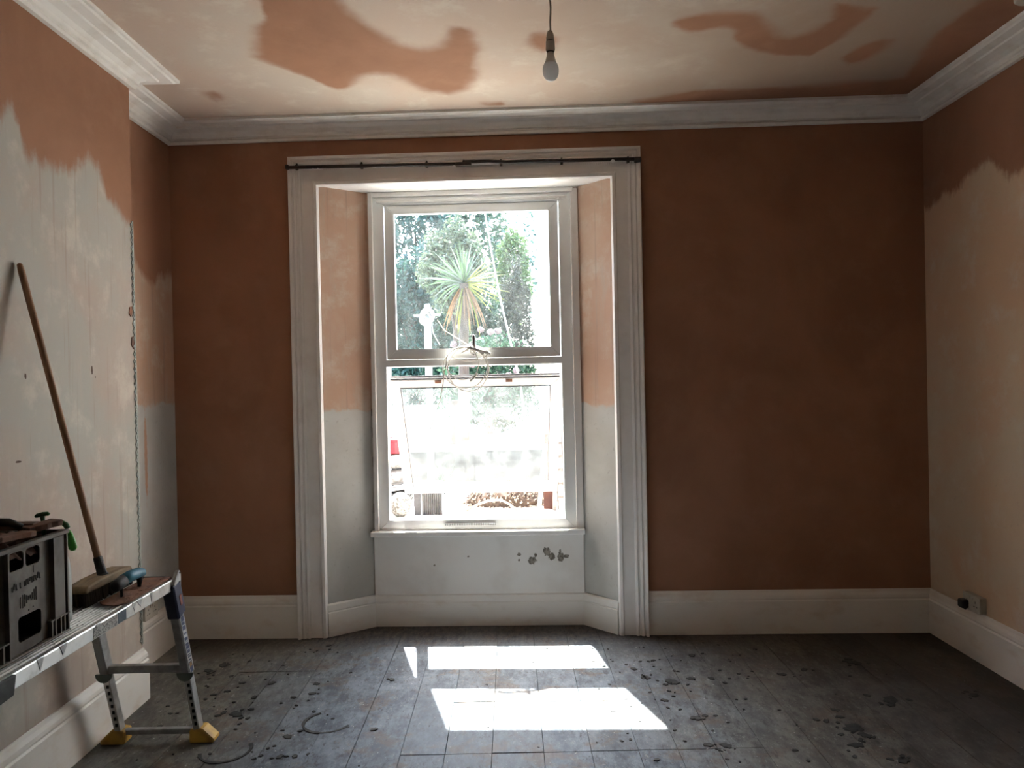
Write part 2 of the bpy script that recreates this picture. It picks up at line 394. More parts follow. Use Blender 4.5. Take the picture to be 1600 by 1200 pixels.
# floor: every board on its own
floor = struct('floor', (0, 2, 0), 'grimy grey painted floorboards')
tag(MB().box(-2.4, -1.75, -.09, 2.8, 4.75, -.03).build('subfloor', subfloor_mat, floor))
XE = [-2.02, -1.83, -1.64, -1.45, -1.25, -1.05, -.85, -.675, -.475, -.295, -.106, .102, .293, .482, .64, .80, .985, 1.19, 1.38, 1.57, 1.76, 1.95, 2.14, 2.40]
JOINT = {8: [3.02], 9: [3.02, 3.505], 10: [3.02, 3.502], 11: [3.02, 3.497], 12: [3.02, 3.492], 13: [3.02], 14: [3.02], 15: [3.02], 3: [3.93], 4: [3.93], 1: [3.3], 17: [2.7], 19: [3.6], 21: [2.9], 6: [2.5]}
for i in range(len(XE) - 1):
    a, b = XE[i] + .0012, XE[i + 1] - .0012
    ends = [-1.7] + JOINT.get(i, []) + [None]
    if i % 3 == 0: ends.insert(1, .6 + .3 * (i % 4))
    for k in range(len(ends) - 1):
        y0 = ends[k] + .0022; z = R.uniform(-.0012, .0012)
        mid = (a + b) / 2; inb = -1.2 < mid < .62
        y1 = ends[k + 1] - .0022 if ends[k + 1] else 4.41 + S * mid + (.19 if inb else .0)
        MB().box(a, y0, -.03, b, y1, z).build('plank', floor_mat, floor)

# dried splashes trodden into the boards
SPL = [(-1.47,3.88,.013),(-1.38,3.79,.015),(-1.23,3.78,.02),(-1.47,3.65,.015),(-1.42,3.69,.015),(-1.49,3.6,.012),(-1.26,3.61,.017),(-1.07,3.6,.014),(-.99,3.64,.017),(-1.0,3.76,.015),(-1.11,3.54,.009),(-1.03,3.51,.009),(-1.28,3.43,.032),(-1.23,3.48,.014),(-1.36,3.42,.014),(-1.23,3.33,.009),(-1.23,3.28,.008),(-.98,3.2,.019),(-.94,3.25,.011),(-.93,3.44,.01),(-1.03,3.1,.008),(-1.01,3.12,.007),(-1.04,3.04,.01),(-.96,3.03,.016),(-.9,3.03,.014),(-1.59,3.45,.01),(-1.58,3.32,.013),(-.63,3.79,.016),(-.62,3.25,.016),(-1.57,4.03,.024),(-1.62,3.96,.025),(-1.07,4.3,.016),(.72,3.97,.013),(.6,3.86,.018),(.64,3.75,.024),(.76,3.69,.033),(.86,3.72,.02),(.96,3.72,.018),(1.01,3.66,.012),(.63,3.57,.008),(.68,3.48,.017),(.73,3.52,.008),(.68,3.4,.008),(.73,3.38,.008),(.78,3.29,.024),(.87,3.31,.01),(.82,3.17,.007),(.77,3.05,.019),(.84,3.04,.024),(.54,2.94,.012),(1.01,3.47,.007),(1.1,2.99,.011),(1.45,3.8,.02),(.57,3.92,.009),(.94,4.03,.019),(.65,3.96,.008),(1.7,3.43,.039),(1.41,3.17,.04),(1.43,3.1,.026),(1.36,3.02,.026),(1.4,3.27,.018),(1.29,3.25,.014),(1.31,2.93,.012),(1.41,3.34,.019),(1.74,3.88,.033),(1.32,3.75,.021),(1.48,2.89,.025),(2.1,3.46,.024)]
m = MB()
def splat(cx, cy, r, seed):
    q = random.Random(seed); k = 14; h = .0028
    ph = [q.random() * 6 for _ in range(3)]
    ring = []
    for j in range(k):
        t = 2 * math.pi * j / k
        rr = r * (1 + .22 * math.sin(2 * t + ph[0]) + .16 * math.sin(5 * t + ph[1]) + .14 * (q.random() - .5))
        ring.append((cx + rr * math.cos(t), cy + rr * math.sin(t)))
    m.raw([(x, y, -.002) for x, y in ring] + [(cx + (x - cx) * .85, cy + (y - cy) * .85, h) for x, y in ring],
          [tuple(range(k, 2 * k))] + [(j, (j + 1) % k, k + (j + 1) % k, k + j) for j in range(k)])
for i, (x, y, r) in enumerate(SPL):
    splat(x, y, r, i)
    if r > .022:
        for j in range(4): splat(x + R.uniform(-2.2, 2.2) * r, y + R.uniform(-1.8, 1.8) * r, r * R.uniform(.2, .55), 300 + i * 5 + j)
for i in range(150):
    x = R.choice([R.uniform(.42, 1.2), R.uniform(-1.6, -.8), R.uniform(-1.7, 2.3)]); y = R.uniform(2.8, 4.25)
    splat(x, y, R.uniform(.003, .009), 900 + i)
tag(m.build('dried_splash', splash_mat, floor), 'black dried splashes and drips spotted over the floorboards', kind='stuff')
def arc(c, r, a0, a1, seed):
    q = random.Random(seed); mm = MB(); n = 16; ring = []
    for i in range(n + 1):
        t = math.radians(a0 + (a1 - a0) * i / n); wd = .004 + .004 * q.random()
        for e in (-1, 1): ring.append((c[0] + (r + e * wd) * math.cos(t), c[1] + (r + e * wd) * math.sin(t)))
    vs = [(x, y, z) for z in (-.002, .0026) for x, y in ring]; b = len(ring); fs = []
    for i in range(n):
        a = 2 * i; fs += [(b + a, b + a + 1, b + a + 3, b + a + 2), (a, a + 2, b + a + 2, b + a), (a + 1, b + a + 1, b + a + 3, a + 3)]
    return mm.raw(vs, fs)
arc((-1.2, 3.09), .10, 195, 395, 2).build('ring_mark', splash_mat, floor)
arc((-.84, 3.33), .105, 120, 340, 5).build('ring_mark', splash_mat, floor)

# ceiling with damp patches (signed distance kept per vertex)
PATCH = [
 [(-.963,2.6),(-.963,3.001),(-.995,3.159),(-1.042,3.214),(-1.162,3.527),(-1.094,3.624),(-.978,3.76),(-.901,3.904),(-.844,3.941),(-.805,3.917),(-.726,3.773),(-.625,3.738),(-.55,3.766),(-.484,3.866),(-.414,3.973),(-.3,4.015),(-.196,3.967),(-.138,3.802),(-.136,3.612),(-.114,3.473),(-.126,3.344),(-.155,3.264),(-.224,3.261),(-.261,3.369),(-.297,3.452),(-.372,3.468),(-.428,3.446),(-.501,3.358),(-.579,3.246),(-.614,3.147),(-.636,3.065),(-.647,3.013),(-.66,2.6)],
 [(.723,3.266),(.759,3.222),(.847,3.191),(.95,3.174),(1.062,3.189),(1.147,3.279),(1.24,3.424),(1.318,3.44),(1.367,3.379),(1.399,3.319),(1.425,3.261),(1.364,3.12),(1.495,3.163),(1.577,3.161),(1.551,3.314),(1.541,3.418),(1.509,3.548),(1.475,3.652),(1.401,3.62),(1.258,3.606),(1.143,3.531),(1.042,3.44),(1.03,3.352),(.973,3.301),(.91,3.328),(.847,3.356),(.767,3.316)],
 [(1.633,3.682),(1.645,3.617),(1.668,3.535),(1.726,3.471),(1.787,3.474),(1.801,3.562),(1.767,3.681),(1.715,3.738)],
 [(.102,3.417),(.137,3.337),(.179,3.327),(.239,3.392),(.232,3.523),(.158,3.534)],
 [(-1.558,3.938),(-1.5,3.93),(-1.477,3.987),(-1.546,4.08)],
 [(-.13,4.15),(.0,4.15),(.0,4.2),(-.13,4.2)],
 [(1.0,4.05),(1.5,4.02),(2.3,3.9),(2.3,4.4),(.7,4.4),(.72,4.18)],
 [(2.0,2.9),(2.5,2.8),(2.5,4.4),(2.1,4.0),(1.95,3.4)]]
def sdf(px, py, poly):
    p = np.array(poly); q = np.roll(p, -1, 0); d = np.full(px.shape, 1e9); ins = np.zeros(px.shape, bool)
    for (x0, y0), (x1, y1) in zip(p, q):
        ex, ey = x1 - x0, y1 - y0; t = np.clip(((px - x0) * ex + (py - y0) * ey) / (ex * ex + ey * ey + 1e-12), 0, 1)
        d = np.minimum(d, np.hypot(px - x0 - t * ex, py - y0 - t * ey))
        c = ((y0 > py) != (y1 > py)); ins ^= c & (px < (x1 - x0) * (py - y0) / (y1 - y0 + 1e-12) + x0)
    return np.where(ins, -d, d)
def make_ceiling():
    xs = np.linspace(-2.35, 2.75, 128); ys = np.linspace(-1.75, 4.8, 150)
    X, Y = np.meshgrid(xs, ys); nx, ny = len(xs), len(ys)
    d = np.min([sdf(X, Y, p) for p in PATCH], 0)
    v = [(float(a), float(b), ZC) for a, b in zip(X.ravel(), Y.ravel())]
    f = [(j * nx + i, (j + 1) * nx + i, (j + 1) * nx + i + 1, j * nx + i + 1) for j in range(ny - 1) for i in range(nx - 1)]
    m = MB().raw(v, f); k = len(v)
    m.raw([(-2.35, -1.75, ZC + .1), (2.75, -1.75, ZC + .1), (2.75, 4.8, ZC + .1), (-2.35, 4.8, ZC + .1)], [(0, 1, 2, 3)])
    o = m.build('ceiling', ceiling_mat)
    at = o.data.attributes.new('damp', 'FLOAT', 'POINT'); vals = np.concatenate([d.ravel(), np.ones(4)]).astype(np.float32)
    at.data.foreach_set('value', vals)
    tag(o, 'pale skimmed ceiling with brown damp patches', kind='structure')
make_ceiling()

# walls
ZW = ZC
m = MB()
m.prism([(-2.35, 0), (UL - .02, 0), (VL - .03, .215), (VL - .03, .262), (-.83, .262), (-.83, .34), (-2.35, .34)], 'z', 0, ZW, lambda u, d, z: W(u, d, z))
m.prism([(UR + .02, 0), (2.75, 0), (2.75, .34), (.37, .34), (.37, .262), (VR + .02, .215)], 'z', 0, ZW, lambda u, d, z: W(u, d, z))
m.prism([(UL - .02, 0), (UR + .02, 0), (UR + .02, .34), (UL - .02, .34)], 'z', ZT + .02, ZW, lambda u, d, z: W(u, d, z))
m.prism([(VL - .03, .215), (VR + .02, .215), (VR + .02, .34), (VL - .03, .34)], 'z', 0, .55, lambda u, d, z: W(u, d, z))
o = fixn(m.build('wall_back', back_plaster)); tag(o, 'window wall of dark brown damp plaster', kind='structure')
o = MB().box(XR, YR, 0, XR + .15, 4.41 + S * XR, ZW).build('wall_right', right_plaster); tag(o, 'right wall with dried pale plaster under a damp brown band', kind='structure')
m = MB(); m.box(XL - .15, YR, 0, XL, 4.41 - S * 1.995, ZW)
o = m.build('wall_left', recess_plaster); tag(o, 'left wall of the alcove beside the chimney breast', kind='structure')
cb = tag(MB().box(XL, YB0, 0, XB, YB1, ZW).build('chimney_breast', breast_plaster), 'chimney breast of half dried pink and grey plaster', kind='structure')
o = MB().box(-2.35, YR - .15, 0, 2.75, YR, ZW).build('wall_front', simple('pale_dry_plaster', (.66, .58, .49), (.60, .50, .41), .85, 3)); tag(o, 'wall behind the viewer', kind='structure')
# metal angle bead left showing on the chimney corner
m = MB(); z = .27
m.box(XB - .002, YB1 - .004, .27, XB + .004, YB1 + .004, 2.29)
while z < 2.27:
    for a, b in (((XB + .003, YB1 - .004, z), (XB + .003, YB1 - .02, z + .018)), ((XB + .003, YB1 - .02, z + .018), (XB + .003, YB1 - .004, z + .036))):
        m.bar(a, b, .004, .004, (1, 0, 0))
    z += .036
tag(m.build('corner_bead', galv, cb), 'galvanised mesh bead on the corner')
# torn plaster flakes by the bead
for y, z, s in ((3.575, 1.83, .05), (3.59, 1.68, .06)):
    MB().prism([(y, z), (y + .012, z + s * .5), (y + .008, z + s), (y - .012, z + s * .9), (y - .018, z + s * .3)], 'x', XB - .002, XB + .004).build('plaster_flake', crust, cb)

# splayed reveals
o = fixn(MB().prism([(UL, .0), (VL, VD), (VL - .012, .215), (UL - .02, .012)], 'z', 0, ZT + .01, lambda u, d, z: W(u, d, z)).build('wall_reveal_left', reveal_plaster)); tag(o, 'left window reveal, pink plaster above grey cement', kind='structure')
tag(MB().box(VL - .01, .236, .58, -.826, .262, 2.64, xf=W).build('masonry_gap', dark_gap, o), 'dark open joint beside the window frame')
m = MB()
for k in range(6):
    m.bar(W(VL - .03 + .008 * k, .226, .575), W(VL - .012 + .008 * k, .226, .665), .003, .003, (0, 1, 0)); m.bar(W(VL - .02, .226, .58 + .015 * k), W(-.828, .226, .565 + .015 * k), .003, .003, (0, 1, 0))
tag(m.build('mesh_scrap', alu_dull, o), 'scrap of expanded metal mesh')
# ragged plaster edge over the gap
m = MB(); z = .6; q = random.Random(3)
while z < 2.6:
    h = q.uniform(.03, .08); e = q.uniform(0, .016) + .018 * max(0, (z - 1.6))
    m.prism([(VL - .01, .2), (VL + e, .2), (VL + e * .8, .215), (VL - .01, .215)], 'z', z, z + h, lambda u, d, z: W(u, d - .002, z)); z += h
fixn(m.build('ragged_edge', reveal_plaster, o))
o = fixn(MB().prism([(VR, VD), (UR, 0), (UR + .02, .012), (VR + .012, .215)], 'z', 0, ZT + .01, lambda u, d, z: W(u, d, z)).build('wall_reveal_right', reveal_plaster)); tag(o, 'right window reveal, pink plaster above grey cement', kind='structure')
o = MB().prism([(UL, 0), (UR, 0), (VR, VD + .01), (VL, VD + .01)], 'z', ZT, ZT + .03, lambda u, d, z: W(u, d, z)).build('wall_soffit', white_paint); tag(fixn(o), 'white painted soffit over the window', kind='structure')
o = MB().box(VL + .004, VD - .012, 0, VR - .002, .216, .552, xf=W).build('wall_apron', apron_mat); tag(o, 'white panel below the window with chipped paint', kind='structure')

# cornice, mitred round the room
CP = [(0, 2.922), (.022, 2.922), (.027, 2.934), (.018, 2.942), (.018, 2.947), (.032, 2.95), (.038, 2.963), (.058, 2.977), (.088, 2.984), (.098, 2.986), (.101, 2.995), (.15, 2.997), (.158, 3.004), (.17, 3.006), (.172, ZC + .01), (0, ZC + .01)]
yr, yl = 4.41 + S * XR, 4.41 + S * XL
path = [(XR, YR), (XR, yr), (XL, yl), (XL, YB1), (XB, YB1), (XB, YB0), (XL, YB0), (XL, YR)]
names = ['right wall', 'window wall', 'alcove', 'chimney return', 'chimney breast', 'chimney near return', 'near alcove']
for i, (mm, nm) in enumerate(zip(sweep(path, CP, lambda a, b, q: (a, b, q)), names)):
    o = fixn(mm.build('trim_%d' % (i + 1), cornice_paint)); tag(o, 'white moulded plaster cornice of the ' + nm, kind='structure')
# skirting
SP = [(0, 0), (.022, 0), (.022, .188), (.016, .196), (.019, .205), (.017, .22), (.010, .236), (.007, .25), (0, .25)]
AO_L, AO_R = -1.272, .774
w2 = lambda u, d=0: W(u, d, 0)[:2]
pa = [(XR, YR), (XR, yr), w2(AO_R)]
for mm, nm in zip(sweep(pa, SP, lambda a, b, q: (a, b, q)), ('baseboard_right', 'baseboard_back_right')):
    tag(fixn(mm.build(nm, skirt_paint)), 'scuffed white skirting board', kind='structure')
pb = [w2(AO_L), (XL, yl), (XL, YB1), (XB, YB1), (XB, YB0), (XL, YB0), (XL, YR)]
for mm, nm in zip(sweep(pb, SP, lambda a, b, q: (a, b, q)), ('baseboard_back_left', 'baseboard_alcove', 'baseboard_chimney_return', 'baseboard_chimney', 'baseboard_chimney_near', 'baseboard_left')):
    tag(fixn(mm.build(nm, skirt_paint)), 'scuffed white skirting board', kind='structure')
BP = [(0, 0), (.02, 0), (.02, .14), (.014, .146), (.016, .152), (.013, .185), (.004, .192), (0, .192)]
pc = [w2(UR, .002), w2(VR - .002, VD - .008), w2(VL + .002, VD - .008), w2(UL, .002)]
for mm, nm in zip(sweep(pc, BP, lambda a, b, q: (a, b, q)), ('baseboard_bay_right', 'baseboard_bay_middle', 'baseboard_bay_left')):
    tag(fixn(mm.build(nm, skirt_paint)), 'white skirting board inside the window recess', kind='structure')
# architrave round the recess
AP = [(-.006, 0), (-.006, .012), (.002, .026), (.018, .028), (.024, .02), (.09, .02), (.094, .03), (.104, .034), (.11, .026), (.118, .026), (.122, .036), (.132, .04), (.138, .03), (.143, .03), (.147, .046), (.158, .05), (.164, .044), (.164, 0)]
# travel up the right leg, across and down the left, so LEFT points inward: offset must go outward -> negative p
APn = [(-p, q) for p, q in AP]
pd = [(UR, 0), (UR, ZT), (UL, ZT), (UL, 0)]
for mm, nm in zip(sweep(pd, APn, lambda a, b, q: W(a, -q, b)), ('right leg', 'head', 'left leg')):
    o = fixn(mm.build('trim_%d' % {'right leg': 8, 'head': 9, 'left leg': 10}[nm], white_paint)); tag(o, 'white moulded architrave round the window recess, ' + nm, kind='structure')

# ------------------------------------------------------------------ window
win = struct('window_1', W(-.22, .235, .58), 'white plastic window with its lower casement pushed open')
def frame(u0, u1, z0, z1, wl, wr, wb, wt, d0, d1, fn):
    m = MB(); a, b, c, e = u0 + wl, u1 - wr, z0 + wb, z1 - wt
    for poly in ([(u0, z0), (a, c), (a, e), (u0, z1)], [(u1, z0), (u1, z1), (b, e), (b, c)], [(u0, z1), (a, e), (b, e), (u1, z1)], [(u0, z0), (u1, z0), (b, c), (a, c)]):
        m.prism(poly, 'y', d0, d1, fn)
    return m
fixn(frame(-.826, .385, .583, 2.632, .066, .072, .062, .052, .2, .272, W).build('outer_frame', upvc, win, bevel=.003))
m = MB().box(-.851, .172, .56, -.824, .262, 2.655, xf=W); m.box(.383, .185, .56, VR + .002, .262, 2.65, xf=W); m.box(-.83, .18, 2.628, .40, .262, 2.656, xf=W)
m.box(-.80, .19, 2.592, .36, .21, 2.606, xf=W)
m.build('frame_lining', white_paint, win, bevel=.003)
MB().prism([(.2, 1.587), (.33, 1.587), (.33, 1.60), (.272, 1.632), (.2, 1.632)], 'x', -.765, .318, W).build('transom', upvc, win, bevel=.004)  # outer lip added to block sun through the gap below
us = fixn(frame(-.756, .309, 1.634, 2.578, .052, .052, .052, .046, .212, .262, W).build('upper_sash', upvc, win, bevel=.003))
fixn(frame(-.708, .261, 1.682, 2.536, .012, .012, .012, .012, .204, .244, W).build('glazing_bead', upvc, us))
tag(MB().box(-.70, .236, 1.69, .253, .242, 2.528, xf=W).build('pane', glass_top, us), 'dusty glass pane')
m = MB()
for k in range(22): m.box(.10 + k * .0105, .186, 2.588, .1072 + k * .0105, .196, 2.598, xf=W)
m.box(.095, .19, 2.584, .335, .2, 2.588, xf=W); m.box(.095, .19, 2.598, .335, .2, 2.601, xf=W)
tag(m.build('vent_strip', white_paint, win), 'slotted white vent strip')
m = MB()
for k in range(30): m.box(-.42 + k * .0105, .186, .612, -.4128 + k * .0105, .198, .622, xf=W)
tag(m.build('drain_strip', alu_dull, win), 'ridged grey drain strip')
# handle on the bottom rail of the upper sash
h = MB().box(-.236, .195, 1.645, -.205, .213, 1.70, xf=W).build('handle', upvc, us, bevel=.004)
MB().prism([(-.232, 1.69), (-.209, 1.69), (-.211, 1.765), (-.216, 1.775), (-.226, 1.775), (-.23, 1.765)], 'y', .176, .192, W).build('lever', simple('brushed_handle', (.45, .45, .45), None, .3, 20, metal=.8), h, bevel=.003)
m = MB()
for z in (1.652, 1.664): m.prism([(-.222 + .004 * math.cos(t * 1.047) + (z - 1.652) * 1.5, z + .004 * math.sin(t * 1.047)) for t in range(6)], 'y', .1925, .196, W)
fixn(m.build('screw', gasket, h))
MB().box(VL - .012, .150, .551, VR + .008, .272, .584, xf=W).build('window_sill', white_paint, win, bevel=.005)
# lower casement, top hung and swung outwards
TH = math.radians(35); HD, HZ = .262, 1.505
def swing(u, t, s): return W(u, HD + s * math.sin(TH) + t * math.cos(TH), HZ - s * math.cos(TH) + t * math.sin(TH))
def sw(u, d, z): return swing(u, d, -z)
ls = fixn(frame(-.752, .306, -.965, 0, .062, .062, .062, .062, 0, .05, sw).build('lower_sash', upvc, win, bevel=.003))
tag(MB().box(-.694, .022, -.907, .248, .028, -.058, xf=sw).build('pane', glass_low, ls), 'very dusty glass pane')
m = frame(-.692, .246, -.905, -.06, .004, .004, .004, .004, -.002, .03, sw); m.box(-.752, .004, 0, .306, .014, .006, xf=sw); m.box(-.752, .03, 0, .306, .04, .006, xf=sw)
fixn(m.build('gasket', gasket, ls))
MB().box(-.45, -.014, -.925, -.41, 0, -.905, xf=sw).build('catch', alu_dull, ls, bevel=.002)
MB().box(-.47, -.01, -.022, -.43, 0, -.004, xf=sw).build('hinge_clip', crust, ls); MB().box(-.03, -.01, -.022, .01, 0, -.004, xf=sw).build('hinge_clip', crust, ls)
for u in (-.757, .308):
    m = MB().bar(W(u, .25, 1.40), swing(u, .02, .42), .016, .004, (0, 0, 1)); m.build('stay', alu_dull, win)

# ================================================================== THINGS IN THE ROOM
# curtain rail on the head of the architrave
cr = thing('curtain_rail', W(-.25, -.03, 2.75), 'thin black curtain rail fixed across the white window architrave', 'curtain rail')
RZ = lambda u: 2.748 - .0095 * (u + .25)
MB().tube([W(u, -.062, RZ(u) - .004) for u in (-1.278, -.8, -.27)], .0105, 8).build('rail', black_iron, cr, smooth=True)
MB().tube([W(u, -.050, RZ(u) + .006 + dz) for u, dz in ((-.25, .004), (-.1, .004), (.0, -.002), (.25, 0), (.77, 0))], .0105, 8).build('rail', black_iron, cr, smooth=True)
for u in (-1.22, -.84, -.46, -.245, -.03, .32, .70):
    m = MB().box(u - .007, -.052, RZ(u) - .012, u + .007, -.025, RZ(u) + .014, xf=W); m.box(u - .004, -.045, RZ(u) + .012, u + .004, -.028, RZ(u) + .024, xf=W)
    m.build('bracket', black_iron, cr)
MB().box(-.29, -.075, RZ(-.26) - .018, -.20, -.045, RZ(-.26) + .004, xf=W).build('overlap_clip', black_iron, cr, bevel=.003)
MB().box(.735, -.07, RZ(.75) - .014, .772, -.035, RZ(.75) + .014, xf=W).build('end_stop', black_iron, cr, bevel=.004)
MB().box(-1.282, -.072, RZ(-1.27) - .014, -1.262, -.035, RZ(-1.27) + .012, xf=W).build('end_stop', black_iron, cr, bevel=.004)
for u0, k in ((-1.06, 8), (.44, 15)):
    for j in range(k):
        u = u0 + j * .0125
        MB().tube([W(u, -.056, RZ(u) - .010), W(u + .003, -.06, RZ(u) - .026), W(u + .006, -.056, RZ(u) - .012)], .0016, 5).build('glider', cable_white, cr)
for u in (-1.12, -1.09, -.30, .61): MB().blob(W(u, -.064, RZ(u) - .006), (.012, .006, .009), 8, .5, int(u * 100) + 200).build('paint_blob', white_paint, cr)

# hanging bulb
BX, BY = .160, 2.6
pl = thing('pendant_light', (BX, BY, 2.52), 'bare opal bulb in a white lampholder hanging on a flex from the ceiling', 'pendant lamp')
MB().tube([(BX + .002, BY, 2.688), (BX + .001, BY, 2.72), (BX + .004, BY, 2.77), (BX - .001, BY, 2.84), (BX, BY, 2.92), (BX, BY, ZC)], .0034, 8).build('flex', cord_mat, pl, smooth=True)
MB().lathe([(.004, 3.02), (.036, 3.02), (.036, 3.008), (.03, 2.996), (.005, 2.99)], (BX, BY, 0)).build('ceiling_rose', lamp_white, pl, smooth=True)
MB().lathe([(.004, 2.692), (.008, 2.690), (.0125, 2.678), (.0145, 2.662), (.0148, 2.657)], (BX, BY, 0)).build('lampholder_cap', lamp_white, pl, smooth=True)
MB().lathe([(.0125, 2.657), (.0125, 2.654)], (BX, BY, 0)).build('joint_ring', gasket, pl)
lh = MB().lathe([(.0150, 2.654), (.0155, 2.648), (.0165, 2.624), (.0165, 2.620), (.014, 2.620)], (BX, BY, 0)).build('lampholder', lamp_white, pl, smooth=True)
MB().lathe([(.0135, 2.621), (.0135, 2.616)], (BX, BY, 0)).build('joint_ring', gasket, lh)
MB().lathe([(.0115, 2.618), (.0125, 2.610), (.0165, 2.592), (.0215, 2.579), (.0225, 2.578)], (BX, BY, 0)).build('bulb_base', bulb_base, pl, smooth=True)
MB().lathe([(.0222, 2.5785), (.0255, 2.572), (.0278, 2.562), (.0282, 2.553), (.0265, 2.542), (.0225, 2.532), (.016, 2.5245), (.008, 2.521), (.001, 2.520)], (BX, BY, 0), 28).build('bulb', bulb_glass, pl, smooth=True)

t = thing('junction_box', (2.145, 3.075, ZC), 'small round white junction box on the ceiling beside the right cornice', 'junction box')
MB().lathe([(.058, ZC), (.058, ZC - .018), (.052, ZC - .024), (.004, ZC - .025)], (2.145, 3.075, 0), 24).build('cover', socket_white, t)
for a in (.6, 3.7): MB().lathe([(.004, ZC - .0275), (.004, ZC - .024)], (2.145 + .042 * math.cos(a), 3.075 + .042 * math.sin(a), 0), 8).build('screw', gasket, t)

# sockets
def socket(name, loc, side, label, horiz=.146, holes=((0,),)):
    """double socket on a wall: side = +1 faces +x, -1 faces -x"""
    t = thing(name, loc, label, 'socket')
    x, y, z = loc; s = side
    bx = lambda a, b, y0, y1, z0, z1: MB().box(min(x + s * a, x + s * b), y + y0, z + z0, max(x + s * a, x + s * b), y + y1, z + z1)
    bx(0, .030, -.071, .071, -.041, .041).build('back_box', socket_white, t, bevel=.003)
    fp = bx(.030, .037, -.073, .073, -.043, .043).build('faceplate', socket_white, t, bevel=.003)
    m = MB()
    for cy in (-.036, .036):
        for dy, dz, hw, hh in ((0, .010, .002, .005), (-.011, -.012, .005, .002), (.011, -.012, .005, .002)):
            m.box(min(x + s * .036, x + s * .0376), y + cy + dy - hw, z + dz - hh, max(x + s * .036, x + s * .0376), y + cy + dy + hw, z + dz + hh)
    tag(m.build('pin_holes', gasket, fp), kind='stuff')
    for cy in (-.012, .012): bx(.037, .041, cy - .007, cy + .007, .018, .032).build('switch', socket_white, fp, bevel=.001)
    return t
socket('wall_socket', (XR, 3.88, .297), -1, 'dusty white double socket box on the right wall above the skirting')
pg = thing('plug', (XR - .037, 3.916, .278), 'black plug pushed into the socket on the right wall', 'plug')
MB().box(XR - .075, 3.893, .262, XR - .0375, 3.940, .308).build('body', black_rub, pg, bevel=.010, seg=3)
MB().box(XR - .05, 3.912, .252, XR - .042, 3.921, .264).build('cord_grip', black_rub, pg)
socket('wall_socket', (XL, 4.062, .296), 1, 'white double socket on the alcove wall beyond the chimney corner')

# work platform
wp = thing('work_platform', (-1.52, 2.5, 0), 'folding aluminium work platform with yellow feet beside the chimney breast', 'platform')
X0, X1, Y0, Y1, DZ = -1.70, -1.345, 1.70, 2.99, .740
m = MB().box(X0 + .02, Y0, DZ - .03, X1 - .02, Y1, DZ - .006)
dk = m.build('deck', simple('deck_grime', (.05, .045, .04), (.09, .075, .06), .8, 20), wp)
for k in range(20):
    x = X0 + .030 + k * .0155; m = MB(); q = random.Random(k); y = Y0 + .002
    while y < Y1 - .02:                                   # serrated tread: raised teeth along every rib
        L = q.uniform(.09, .22); m.prism([(x - .0032, DZ - .0065), (x + .0032, DZ - .0065), (x + .0018, DZ), (x - .0018, DZ)], 'y', y, min(y + L, Y1 - .002)); y += L + .006
    m.prism([(x - .0032, DZ - .007), (x + .0032, DZ - .007), (x + .002, DZ - .002), (x - .002, DZ - .002)], 'y', Y0 + .002, Y1 - .002)
    tag(m.build('tread_rib', alu, dk), kind='stuff')
for x, nm in ((X1, 0), (X0, 1)):
    s = 1 if nm == 0 else -1
    rl = MB().box(min(x, x - s * .022), Y0, DZ - .045, max(x, x - s * .022), Y1, DZ - .001).build('side_rail', alu, wp, bevel=.003)
    if nm == 0:
        fine = N('small_print_label'); P = fine.pos(); t1 = fine.noise(fine.scale(P, (1, 120, 300)), 1, 3)
        fine.set(fine.mix(fine.ramp(t1, .48, .56), (.36, .35, .32), (.10, .10, .10)), .5)
        tag(MB().box(X1, 2.40, DZ - .041, X1 + .0012, 2.545, DZ - .005).build('label_plate', fine.m, rl), 'grey label of small print on the rail')
        tag(MB().box(X1, 2.552, DZ - .041, X1 + .0014, 2.605, DZ - .005).build('badge', simple('slate_badge', (.03, .05, .07), (.05, .075, .095), .4, 60), rl), 'dark slate blue badge')
        for y, z0, z1, w_ in ((2.79, .700, .739, .008), (2.70, .712, .739, .022), (2.66, .704, .739, .012), (2.24, .708, .739, .02), (2.13, .705, .739, .016), (2.43, .716, .739, .014)):
            q = random.Random(int(y * 100))
            MB().prism([(y - w_, z1), (y + w_, z1), (y + w_ * .5, (z0 + z1) / 2), (y + w_ * q.uniform(-.2, .4), z0), (y - w_ * .6, (z0 + z1) / 2 + .004)], 'x', X1 - .001, X1 + .0016).build('plaster_drip', alu_dull, rl)
for y0, y1 in ((Y1 - .004, Y1 + .018), (Y0 - .03, Y0 + .004)):
    tag(MB().box(X0 + .005, y0, DZ - .05, X1 - .03, y1, DZ + .004).build('end_strip', black_rub, wp, bevel=.004), 'black rubber end strip')
tag(MB().prism([(1.93, DZ - .05), (1.945, DZ - .056), (2.0, DZ - .052), (2.012, DZ + .001), (1.93, DZ + .001)], 'x', X1 - .002, X1 + .012).build('edge_clip', black_rub, wp, bevel=.003), 'black rubber clip on the side rail')
sticker = N('navy_sticker'); P = sticker.pos(); t1 = sticker.noise(sticker.scale(P, (1, 1, 150)), 1, 3)
z = sticker.xyz(P)[2]; band = sticker.math('MULTIPLY', sticker.ramp(z, .36, .375), sticker.ramp(z, .56, .545))
sticker.set(sticker.mix(sticker.math('MULTIPLY', sticker.ramp(t1, .50, .54), band), (.014, .022, .075), (.45, .46, .45)), .4)
holes = simple('hole_dark', (.012, .012, .012), None, .8, 10)
